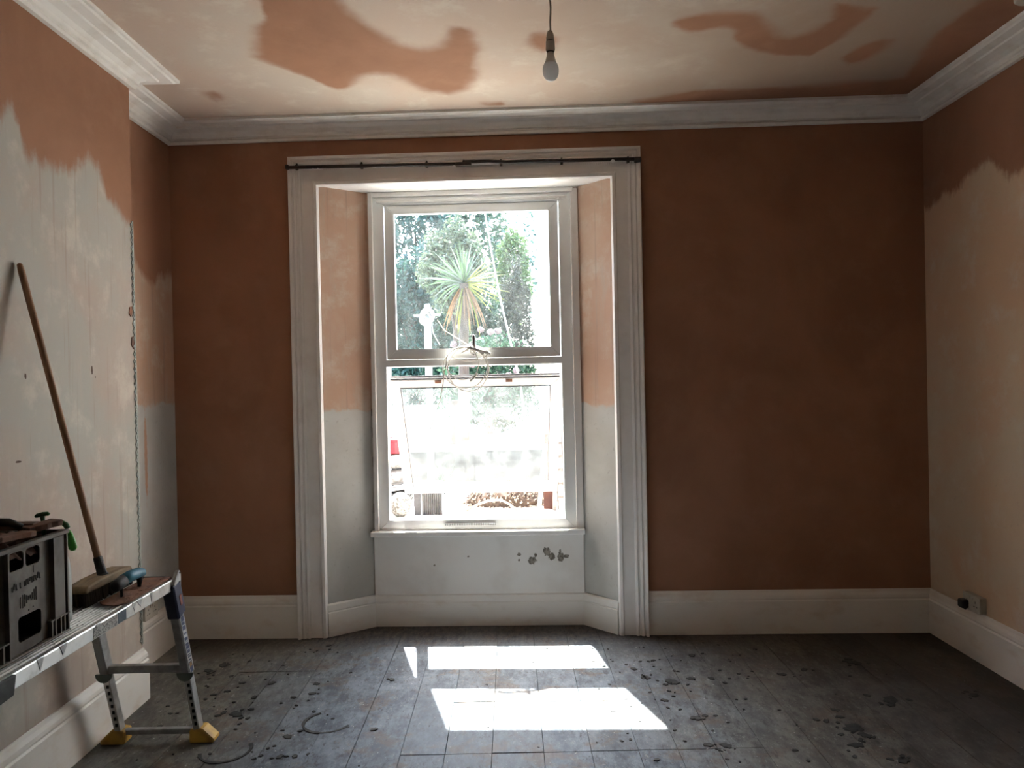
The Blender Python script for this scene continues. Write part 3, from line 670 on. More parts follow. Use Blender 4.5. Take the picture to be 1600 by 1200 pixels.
for end, ys, yt, yf in ((0, 1, Y1 - .01, 3.19), (1, -1, Y0 + .02, 1.52)):
    for x, nm in ((X1 - .012, 'r'), (X0 + .012, 'l')):
        top = Vector((x, yt, DZ - .03)); foot = Vector((x + .008, yf, .03)); ax = (foot - top)
        at = lambda t: top + ax * t
        lg = MB().bar(at(0), at(.58), .05, .034, (0, 1, 0)).build('leg', alu_dull, wp, bevel=.003)
        lo = MB().bar(at(.5), at(1), .042, .028, (0, 1, 0)).build('lower_leg', alu, lg, bevel=.003)
        # adjustment holes show on the face turned to the viewer
        m = MB()
        for k in range(8):
            p = at(.60 + k * .045) + Vector((.004, -.0235, 0)); m.box(p.x - .005, p.y - .0018, p.z - .007, p.x + .005, p.y + .0012, p.z + .007)
        m.build('adjustment_hole', holes, lg)
        if nm == 'r':
            a, b = at(.20) + Vector((.018, 0, 0)), at(.565) + Vector((.018, 0, 0))
            tag(MB().bar(a, b, .026, .0016, (0, 1, 0)).build('sticker', sticker.m, lg), 'navy sticker with pale lettering')
            for e in (-1, 1):
                MB().bar(a + Vector((0, e * .0165, 0)), b + Vector((0, e * .0165, 0)), .004, .003, (0, 1, 0)).build('edge_lip', alu, lg)
            c = at(.40) + Vector((.019, 0, 0))
            tag(MB().bar(at(.50) + Vector((.0186, 0, 0)), at(.53) + Vector((.0186, 0, 0)), .018, .001, (0, 1, 0)).build('ochre_label', simple('ochre', (.30, .17, .06), None, .5), lg), 'ochre strip on the sticker')
        # hinge housing
        hs = MB().bar(at(-.02), at(.19), .066, .05, (0, 1, 0)).build('hinge_housing', navy, wp, bevel=.006)
        if nm == 'r':
            tag(MB().bar(at(.06) + Vector((.026, .004, 0)), at(.12) + Vector((.026, .004, 0)), .016, .002, (0, 1, 0)).build('warning_mark', simple('dull_red', (.25, .07, .05), None, .5), hs), 'dull red mark')
            m = MB().prism([(yt - .03, DZ - .02), (yt + .03 * ys + .005, DZ - .05), (yt + .034 * ys, DZ + .010), (yt + .024 * ys, DZ + .028), (yt + .012 * ys, DZ + .024), (yt - .01, DZ + .004)], 'x', x + .008, x + .024)
            br = fixn(m.build('hinge_bracket', alu_dull, wp, bevel=.002))
            for p in ((yt + .022 * ys, DZ + .017), (yt + .02 * ys, DZ - .018)):
                MB().prism([(p[0] + .004 * math.cos(k), p[1] + .004 * math.sin(k)) for k in [i * .785 for i in range(8)]], 'x', x + .023, x + .0265).build('rivet', gasket, br)
        # knuckle and foot
        c = at(.56); MB().prism([(c.x + .034 * math.cos(a), c.z + .034 * math.sin(a)) for a in [math.pi + i * math.pi / 8 for i in range(9)]], 'y', c.y - .028, c.y - .018).build('knuckle', simple('grey_green_plastic', (.13, .155, .14), None, .5), wp)
        ft = at(1); o_ = 1 if nm == 'r' else -1
        fm = MB().prism([(ft.x - o_ * .03, 0), (ft.x + o_ * .072, 0), (ft.x + o_ * .075, .014), (ft.x + o_ * .024, .062), (ft.x - o_ * .03, .055)], 'y', ft.y - .034, ft.y + .034)
        fixn(fm.build('foot', yellow_rub, wp, bevel=.005))
    for zc, hh, nm in ((.345, .032, 'brace'), (.045, .022, 'brace')):
        t = (DZ - .03 - zc) / (DZ - .06); y = yt + (yf - yt) * t
        MB().box(X0 + .03, y - .014, zc - hh / 2, X1 - .012, y + .014, zc + hh / 2).build(nm, alu_dull, wp, bevel=.003)

# trowel on the far end of the deck
tw = thing('plastering_trowel', (-1.412, 2.8, DZ), 'plastering trowel with teal handle and brown crusted blade on the platform', 'trowel')
m = MB().prism([(-1.465, 2.66), (-1.44, 2.63), (-1.385, 2.615), (-1.358, 2.64), (-1.358, 2.985), (-1.465, 2.985)], 'z', DZ + .0005, DZ + .004)
fixn(tag(m.build('blade', crust, tw), 'blade crusted with dried brown plaster'))
m = MB()
q = random.Random(5)
for k in range(26):
    m.blob((q.uniform(-1.455, -1.37), q.uniform(2.66, 2.97), DZ + .004), (q.uniform(.006, .02), q.uniform(.01, .04), q.uniform(.001, .003)), 8, .6, k)
tag(m.build('plaster_crust', crust, tw), kind='stuff')
hp = [(-1.418, 2.665, .793), (-1.418, 2.69, .796), (-1.418, 2.73, .800), (-1.417, 2.78, .803), (-1.416, 2.83, .801), (-1.415, 2.865, .794), (-1.415, 2.88, .786)]
MB().tube(hp[2:], [.021, .0215, .0200, .017, .009], 14).build('grip', teal, tw, smooth=True)
MB().tube([(-1.418, 2.672, .790), (-1.418, 2.679, .792), (-1.418, 2.738, .800)], [.013, .0205, .0212], 14).build('grip_end', black_rub, tw, smooth=True)
MB().tube([(-1.415, 2.848, .792), (-1.416, 2.848, .768), (-1.417, 2.846, .743)], [.014, .010, .006], 10).build('shank', black_rub, tw, smooth=True)
MB().tube([(-1.418, 2.72, .785), (-1.418, 2.72, .743)], [.006, .005], 10).build('shank', black_rub, tw, smooth=True)

# broom
bm_ = thing('broom', (-1.51, 2.755, DZ), 'long broom standing on the platform with its wooden handle against the wall', 'broom')
xf = lambda x, y, z: (x, y, z)
hd = fixn(MB().prism([(2.60, .787), (2.60, .80), (2.612, .812), (2.70, .818), (2.81, .818), (2.905, .812), (2.918, .80), (2.918, .787)], 'x', -1.553, -1.475).build('head', brush_wood, bm_, bevel=.007, seg=2))
m = MB(); q = random.Random(8)
for i in range(9):
    for j in range(40):
        x = -1.547 + i * .0082; y = 2.606 + j * .0078
        m.tube([(x, y, .79), (x + q.uniform(-.002, .006), y + q.uniform(-.006, .006), DZ + .001)], [.0034, .0040], 5)
tag(m.build('bristles', bristle_mat, bm_), kind='stuff')
a, b = Vector((-1.505, 2.755, .815)), Vector((-1.777, 2.752, 1.958)); dv = b - a
MB().tube([a, a + dv * .006, a + dv * .055, a + dv * .06], [.024, .017, .016, .013], 14).build('collar', black_rub, bm_, smooth=False)
MB().tube([a + dv * t for t in (.05, .3, .6, .97, .995, 1)], [.0125, .0125, .0122, .012, .010, .005], 12).build('handle', wood_handle, bm_, smooth=True)

# crate
CY0, CY1, CX0, CX1, CZ0, CZ1 = 1.965, 2.36, -1.745, -1.406, DZ + .0055, 1.060
ct = thing('plastic_crate', ((CX0 + CX1) / 2, (CY0 + CY1) / 2, CZ0), 'grimy grey plastic stacking crate on the near end of the platform', 'crate')
def panel(holes, zs, mk):
    m = MB()
    for z0, z1 in zs:
        hs = sorted(h for h in holes if h[2] <= z0 + 1e-6 and h[3] >= z1 - 1e-6); y = CY0
        for h in hs: mk(m, y, h[0], z0, z1); y = h[1]
        mk(m, y, CY1, z0, z1)
    return m
ZS = [(CZ0, .78), (.78, .852), (.852, .988), (.988, 1.040), (1.040, CZ1)]
HO = [(2.132, 2.237, .78, .852), (2.097, 2.163, .988, 1.040), (2.171, 2.237, .988, 1.040)]
fr = panel(HO, ZS, lambda m, a, b, c, d: m.box(CX1 - .005, a, c, CX1, b, d)).build('front_panel', crate_mat, ct)
# softened corners of the openings
for (a, b, c, d) in HO:
    r = .010
    for yy, zz, sy, sz in ((a, c, 1, 1), (b, c, -1, 1), (a, d, 1, -1), (b, d, -1, -1)):
        MB().prism([(yy, zz), (yy + sy * r, zz), (yy + sy * r * .35, zz + sz * r * .35), (yy, zz + sz * r)], 'x', CX1 - .005, CX1).build('corner_fillet', crate_mat, fr)
for y, z0 in ((1.985, CZ0), (2.078, CZ0), (2.286, CZ0), (2.352, CZ0), (2.268, None), (2.312, None), (2.332, None), (2.03, None), (2.05, None)):
    MB().box(CX1, y - .003, CZ0, CX1 + .014, y + .003, (CZ1 - .012) if z0 else .802).build('rib', crate_mat, ct)
for y0, y1 in ((2.262, CY1), (CY0, 2.082)): MB().box(CX1, y0, .798, CX1 + .013, y1, .803).build('ledge', crate_mat, ct)
MB().box(CX1, 2.292, .80, CX1 + .010, 2.345, CZ1 - .012).build('corner_column', crate_mat, ct, bevel=.003)
MB().box(CX1, CY0, CZ0, CX1 + .018, CY1, .752).build('foot_rim', crate_mat, ct, bevel=.003)
m = MB(); m.box(CX1 - .008, CY0 - .01, CZ1 - .012, CX1 + .016, CY1 + .004, CZ1); m.box(CX0 - .02, CY0 - .01, CZ1 - .012, CX0 + .008, CY1 + .01, CZ1)
m.box(CX0, CY1 - .008, CZ1 - .012, CX1, CY1 + .004, CZ1); m.box(CX0, CY0 - .012, CZ1 - .012, CX1, CY0 + .008, CZ1)
m.build('rim', crate_mat, ct, bevel=.002)
MB().box(CX0, CY1 - .005, CZ0, CX1, CY1, CZ1 - .01).build('end_panel', crate_mat, ct); MB().box(CX0, CY0, CZ0, CX1, CY0 + .005, CZ1 - .01).build('end_panel', crate_mat, ct)
MB().box(CX0, CY0, CZ0, CX0 + .005, CY1, CZ1 - .01).build('rear_panel', crate_mat, ct); MB().box(CX0, CY0, CZ0, CX1, CY1, CZ0 + .005).build('base', crate_mat, ct)
m = MB(); q = random.Random(12)
def stroke(y, z, hh, wd, lean=0): m.prism([(y - wd + lean, z + hh), (y + wd + lean, z + hh), (y + wd - lean, z - hh), (y - wd - lean, z - hh)], 'x', CX1, CX1 + .0015)
for k in range(15):
    y = 2.110 + k * .0088
    if k in (3, 5): continue
    stroke(y, .940 + .0006 * k + (.004 if k % 4 == 1 else 0), .0085 if k % 3 else .006, .0015, .0012 * (k % 2))
    if k % 2: stroke(y + .003, .946 + .0006 * k, .0016, .003)
    else: stroke(y + .002, .933 + .0006 * k, .0016, .0025)
for k in range(9):
    y = 2.145 + k * .0088; hh = .012 + .007 * math.sin(k * .9 + .5)
    stroke(y, .893 + .001 * k, hh, .0022)
    if k % 2: stroke(y + .004, .893 + .004 * math.sin(k), .002, .003)
stroke(2.18, .862, .002, .002); stroke(2.20, .866, .002, .002); stroke(2.205, .975, .010, .0012)
tag(m.build('moulded_lettering', simple('lettering_grime', (.03, .024, .018), None, .8, 20), fr), 'dirt-filled moulded lettering')
# what is in it
rb = MB(); q = random.Random(4)
nx, ny = 22, 24
for j in range(ny):
    for i in range(nx):
        x = CX0 + .008 + (CX1 - CX0 - .014) * i / (nx - 1); y = CY0 + .008 + (CY1 - CY0 - .016) * j / (ny - 1)
        e = min(i, nx - 1 - i, j, ny - 1 - j)
        rb.v.append((x, y, 1.020 + min(e, 3) * .013 + q.uniform(-.012, .014)))
for j in range(ny - 1):
    for i in range(nx - 1): rb.f.append((j * nx + i, j * nx + i + 1, (j + 1) * nx + i + 1, (j + 1) * nx + i))
o = rb.build('plaster_rubble', rust_dirt); tag(o, 'brown plaster rubble heaped to the brim of the crate', 'rubble', kind='stuff')
def slab(name, c, l, w_, h, rz, ry, mat, label, cat, group=None):
    t = Matrix.Translation(c) @ Matrix.Rotation(rz, 4, 'Z') @ Matrix.Rotation(ry, 4, 'Y')
    qq = random.Random(int(abs(c[1]) * 1000)); n = 6
    poly = [(-l / 2 + l * k / n, w_ / 2 * (1 + qq.uniform(-.25, .1))) for k in range(n + 1)]; poly += [(l / 2 - l * k / n, -w_ / 2 * (1 + qq.uniform(-.25, .1))) for k in range(n + 1)]
    o = fixn(MB().prism(poly, 'z', -h / 2, h / 2, lambda x, y, z: tuple(t @ Vector((x, y, z)))).build(name, mat, None, bevel=.002)); return tag(o, label, cat, group)
slab('plaster_lump', (-1.425, 2.13, 1.083), .16, .05, .016, 1.45, .06, rust_dirt, 'long flat lump of brown plaster on the crate rim nearest the viewer', 'rubble')
slab('plaster_lump', (-1.43, 2.285, 1.085), .11, .055, .018, 1.2, -.05, rust_dirt, 'short brown plaster lump in the crate in front of the green handle', 'rubble')
slab('wood_offcut', (-1.56, 2.27, 1.090), .24, .05, .02, .1, .03, simple('dirty_offcut', (.14, .085, .06), (.09, .055, .04), .8, 12, bump=.2), 'dark brown wood offcut lying across the far side of the crate', 'wood')
m = MB().tube([(-1.70, 2.16, 1.088), (-1.64, 2.17, 1.108), (-1.56, 2.19, 1.116), (-1.48, 2.215, 1.110), (-1.45, 2.23, 1.094)], [.010, .012, .013, .012, .008], 8)
tag(m.build('bent_strap', black_rub, None, smooth=True), 'dark bent strap arching out of the rubble in the crate', 'strap')
t = thing('green_handle', (-1.452, 2.33, 1.06), 'green T-shaped tool handle sticking up out of the crate', 'handle')
MB().tube([(-1.449, 2.33, 1.05), (-1.451, 2.33, 1.085), (-1.453, 2.33, 1.108)], [.0065, .0055, .0075], 10).build('stem', green_dark, t, smooth=True)
MB().tube([(-1.473, 2.326, 1.106), (-1.468, 2.327, 1.109), (-1.452, 2.33, 1.113), (-1.438, 2.332, 1.114), (-1.433, 2.333, 1.111)], [.004, .0065, .007, .0065, .004], 10).build('crossbar', green_dark, t, smooth=True)
t = thing('hand_clamp', (-1.42, 2.385, 1.06), 'bright green plastic clamp hooked over the corner of the crate', 'clamp')
MB().tube([(-1.452, 2.378, 1.072), (-1.440, 2.379, 1.076), (-1.424, 2.380, 1.077), (-1.413, 2.382, 1.070), (-1.409, 2.386, 1.058)], [.006, .0075, .008, .0085, .008], 10).build('jaw', green_dark, t, smooth=True)
MB().blob((-1.448, 2.379, 1.080), (.010, .008, .006), 10).build('pivot', green_dark, t)
MB().tube([(-1.411, 2.390, 1.050), (-1.408, 2.394, 1.035), (-1.404, 2.397, 1.010), (-1.401, 2.398, .992), (-1.400, 2.398, .984)], [.006, .0095, .0125, .0125, .006], 12).build('lever', green_bright, t, smooth=True)
t = thing('plastic_bottle', (-1.492, 2.44, DZ + .001), 'pale cloudy plastic bottle standing behind the crate', 'bottle')
MB().lathe([(.045, DZ + .001), (.050, DZ + .006), (.052, DZ + .05), (.052, DZ + .16), (.047, DZ + .20), (.034, DZ + .235), (.018, DZ + .25), (.018, DZ + .26)], (-1.492, 2.44, 0)).build('body', pale_plastic, t, smooth=True)
MB().lathe([(.02, DZ + .258), (.02, DZ + .28), (.017, DZ + .283)], (-1.492, 2.44, 0), 16).build('cap', socket_white, t)

# white cable looped over the window handle
t = thing('coiled_cable', W(-.24, .17, 1.6), 'loops of white cable hanging from the window handle with one loose tail', 'cable')
def loop(cu, cz, ru, rz_, a0, a1, d, n=28, wob=0, seed=0):
    q = random.Random(seed); return [W(cu + ru * math.cos(a) + q.uniform(-wob, wob), d + .008 * math.sin(2 * a), cz + rz_ * math.sin(a)) for a in [math.radians(a0 + (a1 - a0) * k / n) for k in range(n + 1)]]
for (cu, cz, ru, rz_, d, sd) in ((-.275, 1.575, .135, .125, .165, 1), (-.255, 1.565, .125, .135, .17, 2), (-.29, 1.60, .10, .10, .16, 3), (-.25, 1.66, .115, .045, .175, 4)):
    MB().tube(loop(cu, cz, ru, rz_, 90, 450, d, 30, .003, sd), .0033, 6).build('cable_loop', cable_white, t, smooth=True)
MB().tube([W(-.375, .165, 1.64), W(-.40, .16, 1.56), W(-.41, .16, 1.48), W(-.43, .155, 1.38), W(-.47, .15, 1.27), W(-.50, .15, 1.19)], .0028, 6).build('cable_tail', cable_white, t, smooth=True)
MB().tube([W(-.20, .16, 1.54), W(-.225, .16, 1.51), W(-.245, .16, 1.49)], [.005, .009, .009], 8).build('connector', cable_white, t, smooth=True)
for k in range(5): MB().tube([W(-.30 + .02 * k, .178, 1.665 + .006 * (k % 3)), W(-.24, .165, 1.695 + .01 * math.sin(k)), W(-.16 + .01 * k, .178, 1.655 + .008 * (k % 2))], .006, 6).build('knot', cable_white, t, smooth=True)

# ================================================================== OUTSIDE
GZ, TZ = .20, .685                                    # yard and raised terrace
conc = simple('sunlit_concrete', (.55, .53, .49), (.46, .44, .40), .9, 6, bump=.1)
render_white = simple('white_render', (.82, .81, .78), (.74, .73, .70), .9, 5, bump=.1)
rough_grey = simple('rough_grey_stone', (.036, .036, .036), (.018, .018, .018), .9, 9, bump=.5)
tag(MB().box(-6, 4.9, GZ - .2, 6, 8.9, GZ).build('ground', conc), 'sunlit yard', kind='structure')
tag(MB().box(-6, 8.9, GZ - .2, 6, 40, TZ).build('terrace', conc), 'raised sunlit terrace behind the yard', kind='structure')
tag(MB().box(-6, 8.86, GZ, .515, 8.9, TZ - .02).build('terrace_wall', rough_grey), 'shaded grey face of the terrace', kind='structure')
# boundary walls of the yard
tag(MB().box(.52, 4.80, GZ, .78, 13.4, 6.0).build('wall_neighbour', render_white), 'tall white rendered wall on the right of the yard', kind='structure')
o = MB().prism([(4.80, GZ), (4.80, 2.9), (7.4, 2.55), (9.0, 1.80), (9.0, GZ)], 'x', -1.62, -1.42).build('wall_yard', render_white); tag(fixn(o), 'white yard wall with a sloping top on the left', kind='structure')
o = MB().box(-3.2, 12.2, TZ, .515, 12.35, 1.10).build('wall_garden', render_white); tag(o, 'low white garden wall below the hedge', kind='structure')

# plants
def leaf_mat(name, c1, c2, trans=.35):
    n = N(name); P = n.pos()
    r = n.new('ShaderNodeNewGeometry').outputs['Random Per Island']
    col = n.mix(r, c1, c2)
    n.set(col, .45, 0, .3)
    tl = n.new('ShaderNodeBsdfTranslucent'); n.link(col, tl.inputs[0]); mx = n.new('ShaderNodeMixShader'); mx.inputs[0].default_value = trans
    n.link(n.b.outputs[0], mx.inputs[1]); n.link(tl.outputs[0], mx.inputs[2]); n.link(mx.outputs[0], n.out.inputs[0]); return n.m
bark = simple('bark', (.05, .038, .028), (.027, .02, .015), .9, 20, (1, 1, .3), bump=.4)
def leaves(c, r, n, size, seed, fill=.55, low=-1.0):
    g = np.random.default_rng(seed)
    d = g.normal(size=(n, 3)); d /= np.linalg.norm(d, axis=1)[:, None]
    rad = (fill + (1 - fill) * g.random(n)) * (1 + .16 * np.sin(d[:, 0] * 7 + seed) * np.cos(d[:, 2] * 6 + seed))
    p = d * rad[:, None] * np.array(r) + np.array(c); p = p[p[:, 2] > low]; n = len(p)
    a = g.normal(size=(n, 3)); a /= np.linalg.norm(a, axis=1)[:, None]
    b = np.cross(a, g.normal(size=(n, 3))); b /= np.linalg.norm(b, axis=1)[:, None]
    s = (size * (.6 + .8 * g.random(n)))[:, None]
    v = np.stack([p - a * s, p + b * s * .42, p + a * s, p - b * s * .42], 1).reshape(-1, 3)
    m = MB(); m.v = [tuple(x) for x in v.tolist()]; m.f = [(4 * i, 4 * i + 1, 4 * i + 2, 4 * i + 3) for i in range(n)]
    return m
def shrub(name, label, cat, c, r, n, size, mat, seed, base=TZ, fill=.55, group=None):
    t = thing(name, (c[0], c[1], base), label, cat, group)
    tag(leaves(c, r, n, size, seed, fill, base + .02).build('foliage', mat, t), kind='stuff')
    MB().tube([(c[0], c[1], base - .02), (c[0] + .03, c[1], (base + c[2]) / 2), (c[0], c[1], c[2] + r[2] * .3)], [.07, .055, .02], 8).build('trunk', bark, t)
    for k in range(3):
        a = k * 2.1 + seed; z0 = base + (c[2] - base) * .6
        MB().tube([(c[0] + .02, c[1], z0), (c[0] + r[0] * .55 * math.cos(a), c[1] + r[1] * .55 * math.sin(a), c[2] + r[2] * .25)], [.035, .012], 6).build('branch', bark, t)
    return t
LM = {'blue': leaf_mat('leaf_blue_green', (.010, .036, .030), (.026, .066, .052)), 'mid': leaf_mat('leaf_mid_green', (.014, .042, .024), (.036, .075, .040)),
      'pale': leaf_mat('leaf_pale_olive', (.040, .058, .034), (.080, .105, .062)), 'lime': leaf_mat('leaf_yellow_green', (.036, .072, .024), (.085, .125, .048)),
      'grey': leaf_mat('leaf_grey_brown', (.022, .028, .021), (.046, .052, .040)), 'dark': leaf_mat('leaf_dark', (.007, .026, .018), (.018, .048, .030))}
shrub('tree', 'tall blue-green tree filling the upper left of the window view', 'tree', (-2.05, 16.8, 4.0), (1.2, 1.0, 2.8), 13000, .07, LM['blue'], 1)
shrub('tree', 'tall thin-leaved green tree behind the middle of the hedge', 'tree', (-.85, 19.3, 4.4), (1.05, .8, 2.7), 6500, .075, LM['mid'], 2)
shrub('tree', 'sparse twiggy tree against the white sky at upper right', 'tree', (.30, 22.0, 4.7), (.95, .6, 1.9), 900, .085, LM['blue'], 3, fill=.2)
shrub('shrub', 'round pale olive shrub behind the spiky palm', 'shrub', (-.95, 13.0, 3.45), (.62, .35, .85), 5200, .045, LM['pale'], 4)
shrub('shrub', 'yellow-green shrub beside the white neighbour wall', 'shrub', (.09, 14.6, 3.5), (.36, .25, .95), 4200, .045, LM['lime'], 5)
shrub('shrub', 'dark blue-green shrub at the left edge of the garden', 'shrub', (-1.85, 14.8, 2.4), (.75, .4, 1.7), 9000, .055, LM['blue'], 6)
shrub('shrub', 'tall grey-brown dusty shrub right of the palm', 'shrub', (.10, 12.9, 2.1), (.34, .16, 1.45), 7000, .035, LM['grey'], 7)
shrub('shrub', 'dense dark green shrub right behind the palm trunk', 'shrub', (-.75, 13.9, 1.9), (.90, .35, 1.35), 9500, .05, LM['dark'], 8)
fl = shrub('flowering_shrub', 'low green shrub with round pale pink flower heads', 'shrub', (-.35, 11.4, 1.45), (.80, .40, .78), 4600, .045, LM['mid'], 9)
pink = simple('pale_pink_petals', (.10, .078, .078), (.07, .046, .054), .8, 40)
for k, (px, pz) in enumerate(((-.82, 2.02), (-.70, 1.86), (-.91, 1.83), (-.60, 1.98), (-.42, 2.22), (-.28, 2.18), (-.17, 2.20), (.02, 1.84), (-.55, 1.72), (-.72, 2.28), (-.02, 1.55), (.08, 1.62))):
    MB().blob((px, 10.98 - .05 * (k % 3), pz), (.055, .05, .045), 10, .35, k).build('flower_head', pink, fl)
# ferns in the clear strip under the transom
fern = thing('fern', (-.72, 9.6, TZ), 'dark green fern fronds low behind the white post', 'fern')
for k in range(16):
    a = R.uniform(0, 6.28); L = R.uniform(.45, .75); m = MB(); base = Vector((-.72 + R.uniform(-.35, .35), 9.6, 1.2)); dr = Vector((math.cos(a), .35 * math.sin(a), 0))
    MBp = []
    for j in range(14):
        t = j / 13; c = base + dr * (L * t) + Vector((0, 0, .42 * math.sin(t * 2.2) - .05)); sd = Vector((-dr.y, dr.x, .3)).normalized(); wd = .10 * (1 - t) + .012
        m.raw([c, c + sd * wd + dr * .03 + Vector((0, 0, -.02)), c + dr * .028], [(0, 1, 2)]); m.raw([c, c - sd * wd + dr * .03 + Vector((0, 0, -.02)), c + dr * .028], [(0, 1, 2)])
    m.build('frond', LM['mid'] if k % 2 else LM['dark'], fern)
MB().tube([(-.72, 9.6, TZ - .02), (-.72, 9.6, 1.24)], [.07, .05], 8).build('stem', bark, fern)

# cabbage palm
PC = Vector((-.60, 10.2, 2.80))
palm = thing('palm', (PC.x, PC.y, TZ), 'spiky palm with yellow-green blades and a skirt of dead brown leaves', 'palm')
MB().tube([(PC.x - .05, PC.y, TZ - .02), (PC.x - .03, PC.y, 1.6), (PC.x, PC.y, PC.z)], [.085, .07, .06], 10).build('trunk', bark, palm)
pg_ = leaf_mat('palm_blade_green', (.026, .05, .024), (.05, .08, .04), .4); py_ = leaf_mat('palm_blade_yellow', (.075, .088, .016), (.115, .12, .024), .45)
pb_ = leaf_mat('palm_blade_dead', (.075, .042, .019), (.115, .066, .031), .25); pgr = leaf_mat('palm_blade_grey', (.045, .062, .05), (.09, .105, .085), .3)
def blade(name, az, el, L, wd, droop, mat, label=None):
    m = MB(); n = 7; pos = PC.copy(); d = Vector((math.cos(az) * math.cos(el), math.sin(az) * math.cos(el), math.sin(el)))
    sd = Vector((-math.sin(az), math.cos(az), .0)); rows = []
    if abs(d.z) < .98 and abs(math.sin(az)) < .8: sd = (sd * .35 + Vector((0, 0, 1)) * .9).normalized()
    for i in range(n + 1):
        t = i / n; w_ = wd * (.55 + 1.3 * t - 1.85 * t * t) if t < 1 else .001
        nn = d.cross(sd).normalized()
        rows.append((pos + sd * w_, pos + nn * w_ * .35, pos - sd * w_))
        pos = pos + d * (L / n); d = (d + Vector((0, 0, -droop / n))).normalized(); sd = (sd - d * sd.dot(d)).normalized()
    vs = [p for r_ in rows for p in r_]; fs = []
    for i in range(n): fs += [(3 * i, 3 * i + 1, 3 * i + 4, 3 * i + 3), (3 * i + 1, 3 * i + 2, 3 * i + 5, 3 * i + 4)]
    o = m.raw(vs, fs).build(name, mat, palm)
    if label: o['label'] = label
q = random.Random(21)
for k in range(46):
    az = q.uniform(0, 6.283); el = q.uniform(.1, 1.5)
    blade('leaf', az, el, q.uniform(.42, .62), .016, q.uniform(.1, .7), pg_ if k % 3 else pgr)
for k in range(12):
    el = -.75 + 1.55 * k / 11; blade('leaf', q.uniform(-.25, .25), el, q.uniform(.48, .64), .0125, q.uniform(.05, .35), py_, 'yellow blade')
for k in range(9):
    blade('leaf', math.pi + q.uniform(-.4, .4), -.5 + 1.3 * k / 8, q.uniform(.4, .55), .014, q.uniform(.6, 1.3), pgr if k % 2 else pg_)
for k in range(34):
    az = q.uniform(0, 6.283); blade('dead_leaf', az, q.uniform(-1.35, -.75), q.uniform(.50, .82), .017, q.uniform(.8, 1.5), pb_ if k % 5 else py_, 'hanging dead brown leaf')

# clothes post with rope, and its line
postm = simple('pale_blue_post_paint', (.27, .34, .355), (.23, .29, .305), .5, 8)
rope_out = simple('weathered_white_rope', (.36, .36, .34), (.26, .26, .24), .8, 40)
px_, py0 = -.865, 8.0
t = thing('clothes_post', (px_, py0, GZ), 'pale blue clothes post with a cross bar and a wad of white rope', 'post')
MB().box(px_ - .034, py0 - .034, GZ, px_ + .034, py0 + .034, 2.24).build('post', postm, t, bevel=.004)
MB().lathe([(.030, 2.24), (.030, 2.30), (.022, 2.31)], (px_, py0, 0), 14).build('cap', simple('grey_cap', (.35, .40, .42), None, .5), t)
MB().tube([(px_ - .14, py0 - .03, 2.185), (px_ + .14, py0 - .03, 2.195)], .012, 8).build('cross_bar', postm, t)
q = random.Random(2)
for k in range(9):
    c = Vector((px_ + q.uniform(-.02, .02), py0 - .06, 2.17 + q.uniform(-.02, .02))); r_ = q.uniform(.045, .07); a0 = q.uniform(0, 6)
    MB().tube([c + Vector((r_ * math.cos(a0 + j * .52), -.02 * math.sin(j), r_ * (1 + .2 * (k % 2)) * math.sin(a0 + j * .52))) for j in range(13)], .011, 6).build('rope_turn', rope_out, t, smooth=True)
MB().tube([(px_ + .05, py0 - .06, 2.12), (px_ + .06, py0 - .06, 2.0), (px_ + .13, py0 - .06, 1.87)], .0045, 6).build('rope_end', rope_out, t)
yel = simple('yellowed_line', (.30, .26, .09), None, .6)
o = MB().tube([(px_ + .115, py0 - .10, 2.13), (px_ + .27, 6.9, 1.955), W(-.255, .30, 1.715)], .0026, 6).build('clothes_line', yel); tag(o, 'yellowed washing line running from the post to the window head rail', 'line')
o = MB().tube([(-.30, 9.3, 3.72), (-.20, 9.25, 3.05), (-.10, 9.2, 2.45), (.02, 9.15, 1.9), (.115, 9.1, 1.45), (.20, 9.05, TZ)], [.009, .010, .011, .011, .012, .012], 8).build('clothes_prop', rope_out, None, smooth=True)
tag(o, 'long thin white pole leaning in front of the hedge right of the palm', 'pole')

# yard clutter
q = random.Random(9)
hc = (-.03, 7.95)
m = MB().blob((hc[0], hc[1], GZ - .02), (.47, .36, .26), 22, .12, 3)
mound = thing('rubble_heap', (hc[0], hc[1], GZ), 'heap of brown and cream gravel chippings in the yard', 'heap')
m.build('core', simple('heap_earth', (.05, .032, .02), (.03, .02, .013), .95, 30, bump=.5), mound)
for nm, c1, c2, cnt in (('pale_chippings', (.26, .23, .18), (.16, .125, .085), 900), ('brown_chippings', (.035, .02, .012), (.07, .045, .027), 700)):
    m = MB()
    for k in range(cnt):
        a = q.uniform(0, 6.28); rr = math.sqrt(q.random()) * 1.08; x = hc[0] + .47 * rr * math.cos(a); y = hc[1] + .36 * rr * math.sin(a)
        z = GZ - .02 + .26 * math.sqrt(max(0, 1 - min(1, rr * rr))) + .006; z = max(z, GZ + .006)
        s = q.uniform(.006, .014); d = Vector((q.uniform(-1, 1), q.uniform(-1, 1), q.uniform(-.6, .6))).normalized()
        m.bar(Vector((x, y, z)) - d * s, Vector((x, y, z)) + d * s, s * 1.1, s * .8, (.3, .2, 1))
    tag(m.build(nm, simple(nm, c1, c2, .9, 50), mound), kind='stuff')
o = MB().tube([(-.46, 7.42, GZ + .012), (-.36, 7.40, GZ + .07), (-.24, 7.38, GZ + .115), (-.12, 7.37, GZ + .12), (-.03, 7.36, GZ + .075), (.04, 7.35, GZ + .012)], .011, 8).build('hose', simple('buff_hose', (.12, .105, .08), None, .5), None, smooth=True)
tag(o, 'buff garden hose looping over the gravel heap', 'hose')
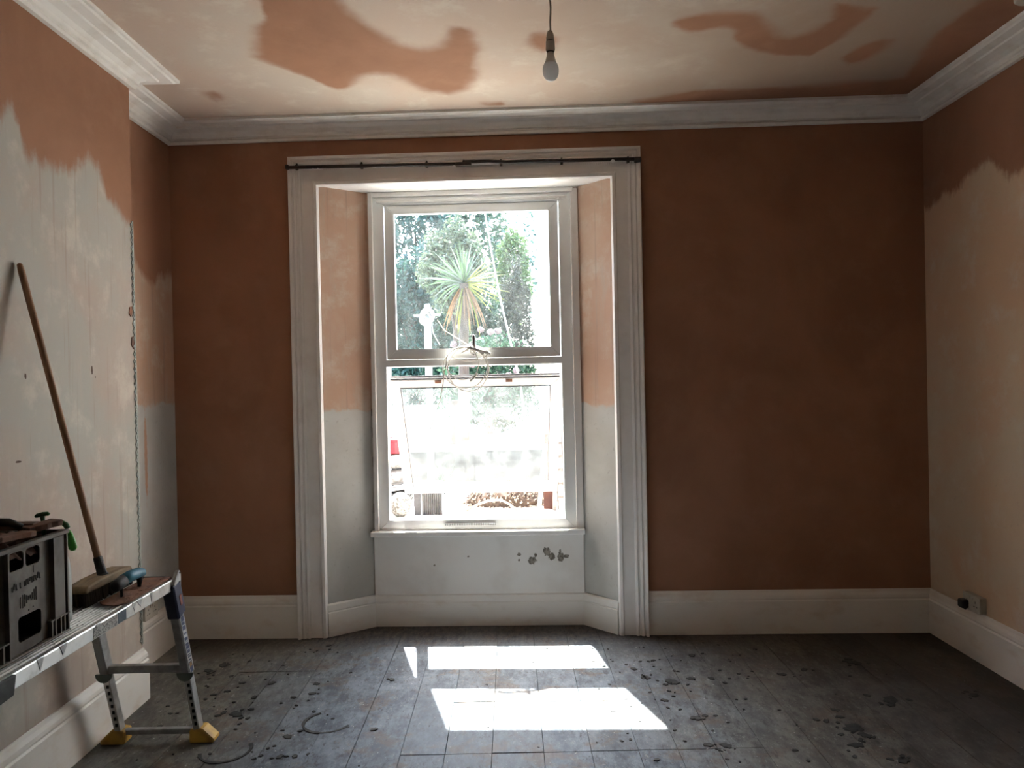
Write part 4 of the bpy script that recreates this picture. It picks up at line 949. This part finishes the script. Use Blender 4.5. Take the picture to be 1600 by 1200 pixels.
planks = simple('weathered_plank', (.20, .18, .155), (.13, .115, .095), .8, 10, (4, 4, .6))
def lean(name, x0, x1, xt, y0, y1, zt, mat, label, cat, th=.025):
    o = MB().bar(((x0 + x1) / 2, y0, GZ + .004), ((x0 + x1) / 2 + xt, y1, zt), x1 - x0, th, (1, 0, 0)).build(name, mat, None, bevel=.003); return tag(o, label, cat)
lean('timber_plank', .23, .275, .08, 7.42, 7.47, .85, planks, 'narrow pale plank leaning at the edge of the gravel heap', 'plank')
lean('rusty_board', .30, .42, .03, 7.47, 7.52, .95, simple('rust_brown_board', (.06, .019, .009), (.04, .013, .008), .8, 8), 'rust-brown board standing behind the narrow pale plank', 'board')
lean('timber_plank', .385, .425, .02, 7.40, 7.44, .95, planks, 'upright pale plank between the rusty board and the slatted frame', 'plank')
t = thing('slatted_frame', (.475, 7.6, GZ), 'pale slatted wooden frame leaning against the white wall', 'frame')
for x in (.445, .505): MB().bar((x, 7.45, GZ + .004), (x, 7.7, 1.0), .018, .02, (1, 0, 0)).build('rail', planks, t)
for k in range(6): MB().bar((.44, 7.48 + .04 * k, GZ + .12 + .13 * k), (.51, 7.48 + .04 * k, GZ + .12 + .13 * k), .03, .012, (0, 0, 1)).build('slat', planks, t)
# left stack seen through the open gap
t = thing('black_crate', (-1.24, 8.0, GZ), 'black slatted plastic crate at the bottom of the left stack', 'crate')
for k in range(3): MB().box(-1.40, 7.80, GZ + .002 + .05 * k, -1.08, 8.2, GZ + .04 + .05 * k).build('slat', black_rub, t)
for x in (-1.40, -1.10): MB().box(x, 7.795, GZ, x + .02, 7.81, GZ + .14).build('corner_post', black_rub, t)
o = MB().bar((-1.38, 7.95, GZ + .155), (-1.06, 7.95, GZ + .20), .3, .02, (0, 1, 0)).build('white_board', render_white); tag(o, 'white board resting aslant on the black crate', 'board')
sackm = simple('pale_sack', (.24, .23, .215), (.10, .095, .085), .9, 16, bump=.4)
for k, (z, lab) in enumerate(((.492, 'lower pale bulging sack on the white board'), (.662, 'upper pale bulging sack under the red tub'))):
    o = MB().blob((-1.23, 7.95, z), (.15, .15, .080), 16, .06, 30 + k).build('sack', sackm, None, smooth=True); tag(o, lab, 'sack')
t = thing('red_tub', (-1.235, 7.95, .745), 'red plastic tub on top of the pale sacks', 'tub')
redm = simple('red_plastic', (.32, .012, .02), (.25, .01, .016), .4, 12)
MB().lathe([(.085, .745), (.10, .865), (.108, .87), (.108, .88), (.098, .88), (.082, .76)], (-1.235, 7.95, 0), 18).build('body', redm, t)
MB().tube([(-1.235 + .10 * math.cos(a), 7.85, .87 + .05 * math.sin(a)) for a in [k * math.pi / 8 for k in range(9)]], .006, 6).build('handle', redm, t)
o = MB().blob((-1.085, 7.25, GZ + .115), (.105, .10, .118), 18, .10, 41).build('rubble_sack', simple('speckled_sack', (.22, .21, .185), (.06, .055, .045), .9, 45, bump=.4), None, smooth=True); tag(o, 'speckled pale rubble sack slumped in front of the stack', 'sack')
t = thing('corrugated_sheet', (-.80, 7.3, GZ), 'grey corrugated sheet standing upright in the yard under the casement', 'sheet')
m = MB(); n = 40
prof = [(-.885 + .20 * k / n, 7.3 + .012 * math.sin(k * 1.57)) for k in range(n + 1)]; prof += [(x, y + .004) for x, y in prof[::-1]]
fixn(m.prism(prof, 'z', GZ, .52).build('sheet', simple('grey_sheet', (.14, .137, .13), (.09, .087, .082), .6, 10), t))
MB().box(-.89, 7.285, .515, -.68, 7.325, .527).build('top_edge', alu_dull, t)
o = MB().box(-.962, 7.31, GZ, -.895, 7.335, .56).build('slate_slab', simple('dark_slate', (.035, .035, .036), (.055, .055, .055), .6, 12), None, bevel=.004); tag(o, 'dark grey slab standing beside the corrugated sheet', 'slab')
weed = thing('weed', (-.78, 8.6, GZ), 'small dark weed growing against the terrace wall', 'plant')
for k in range(14):
    a = k * .45; MB().tube([(-.78, 8.6, GZ), (-.78 + .06 * math.cos(a), 8.6 + .03 * math.sin(a), GZ + .2), (-.78 + .15 * math.cos(a), 8.6 + .06 * math.sin(a), GZ + .32 + .06 * math.sin(3 * a))], [.006, .008, .002], 5).build('stalk', LM['dark'], weed)
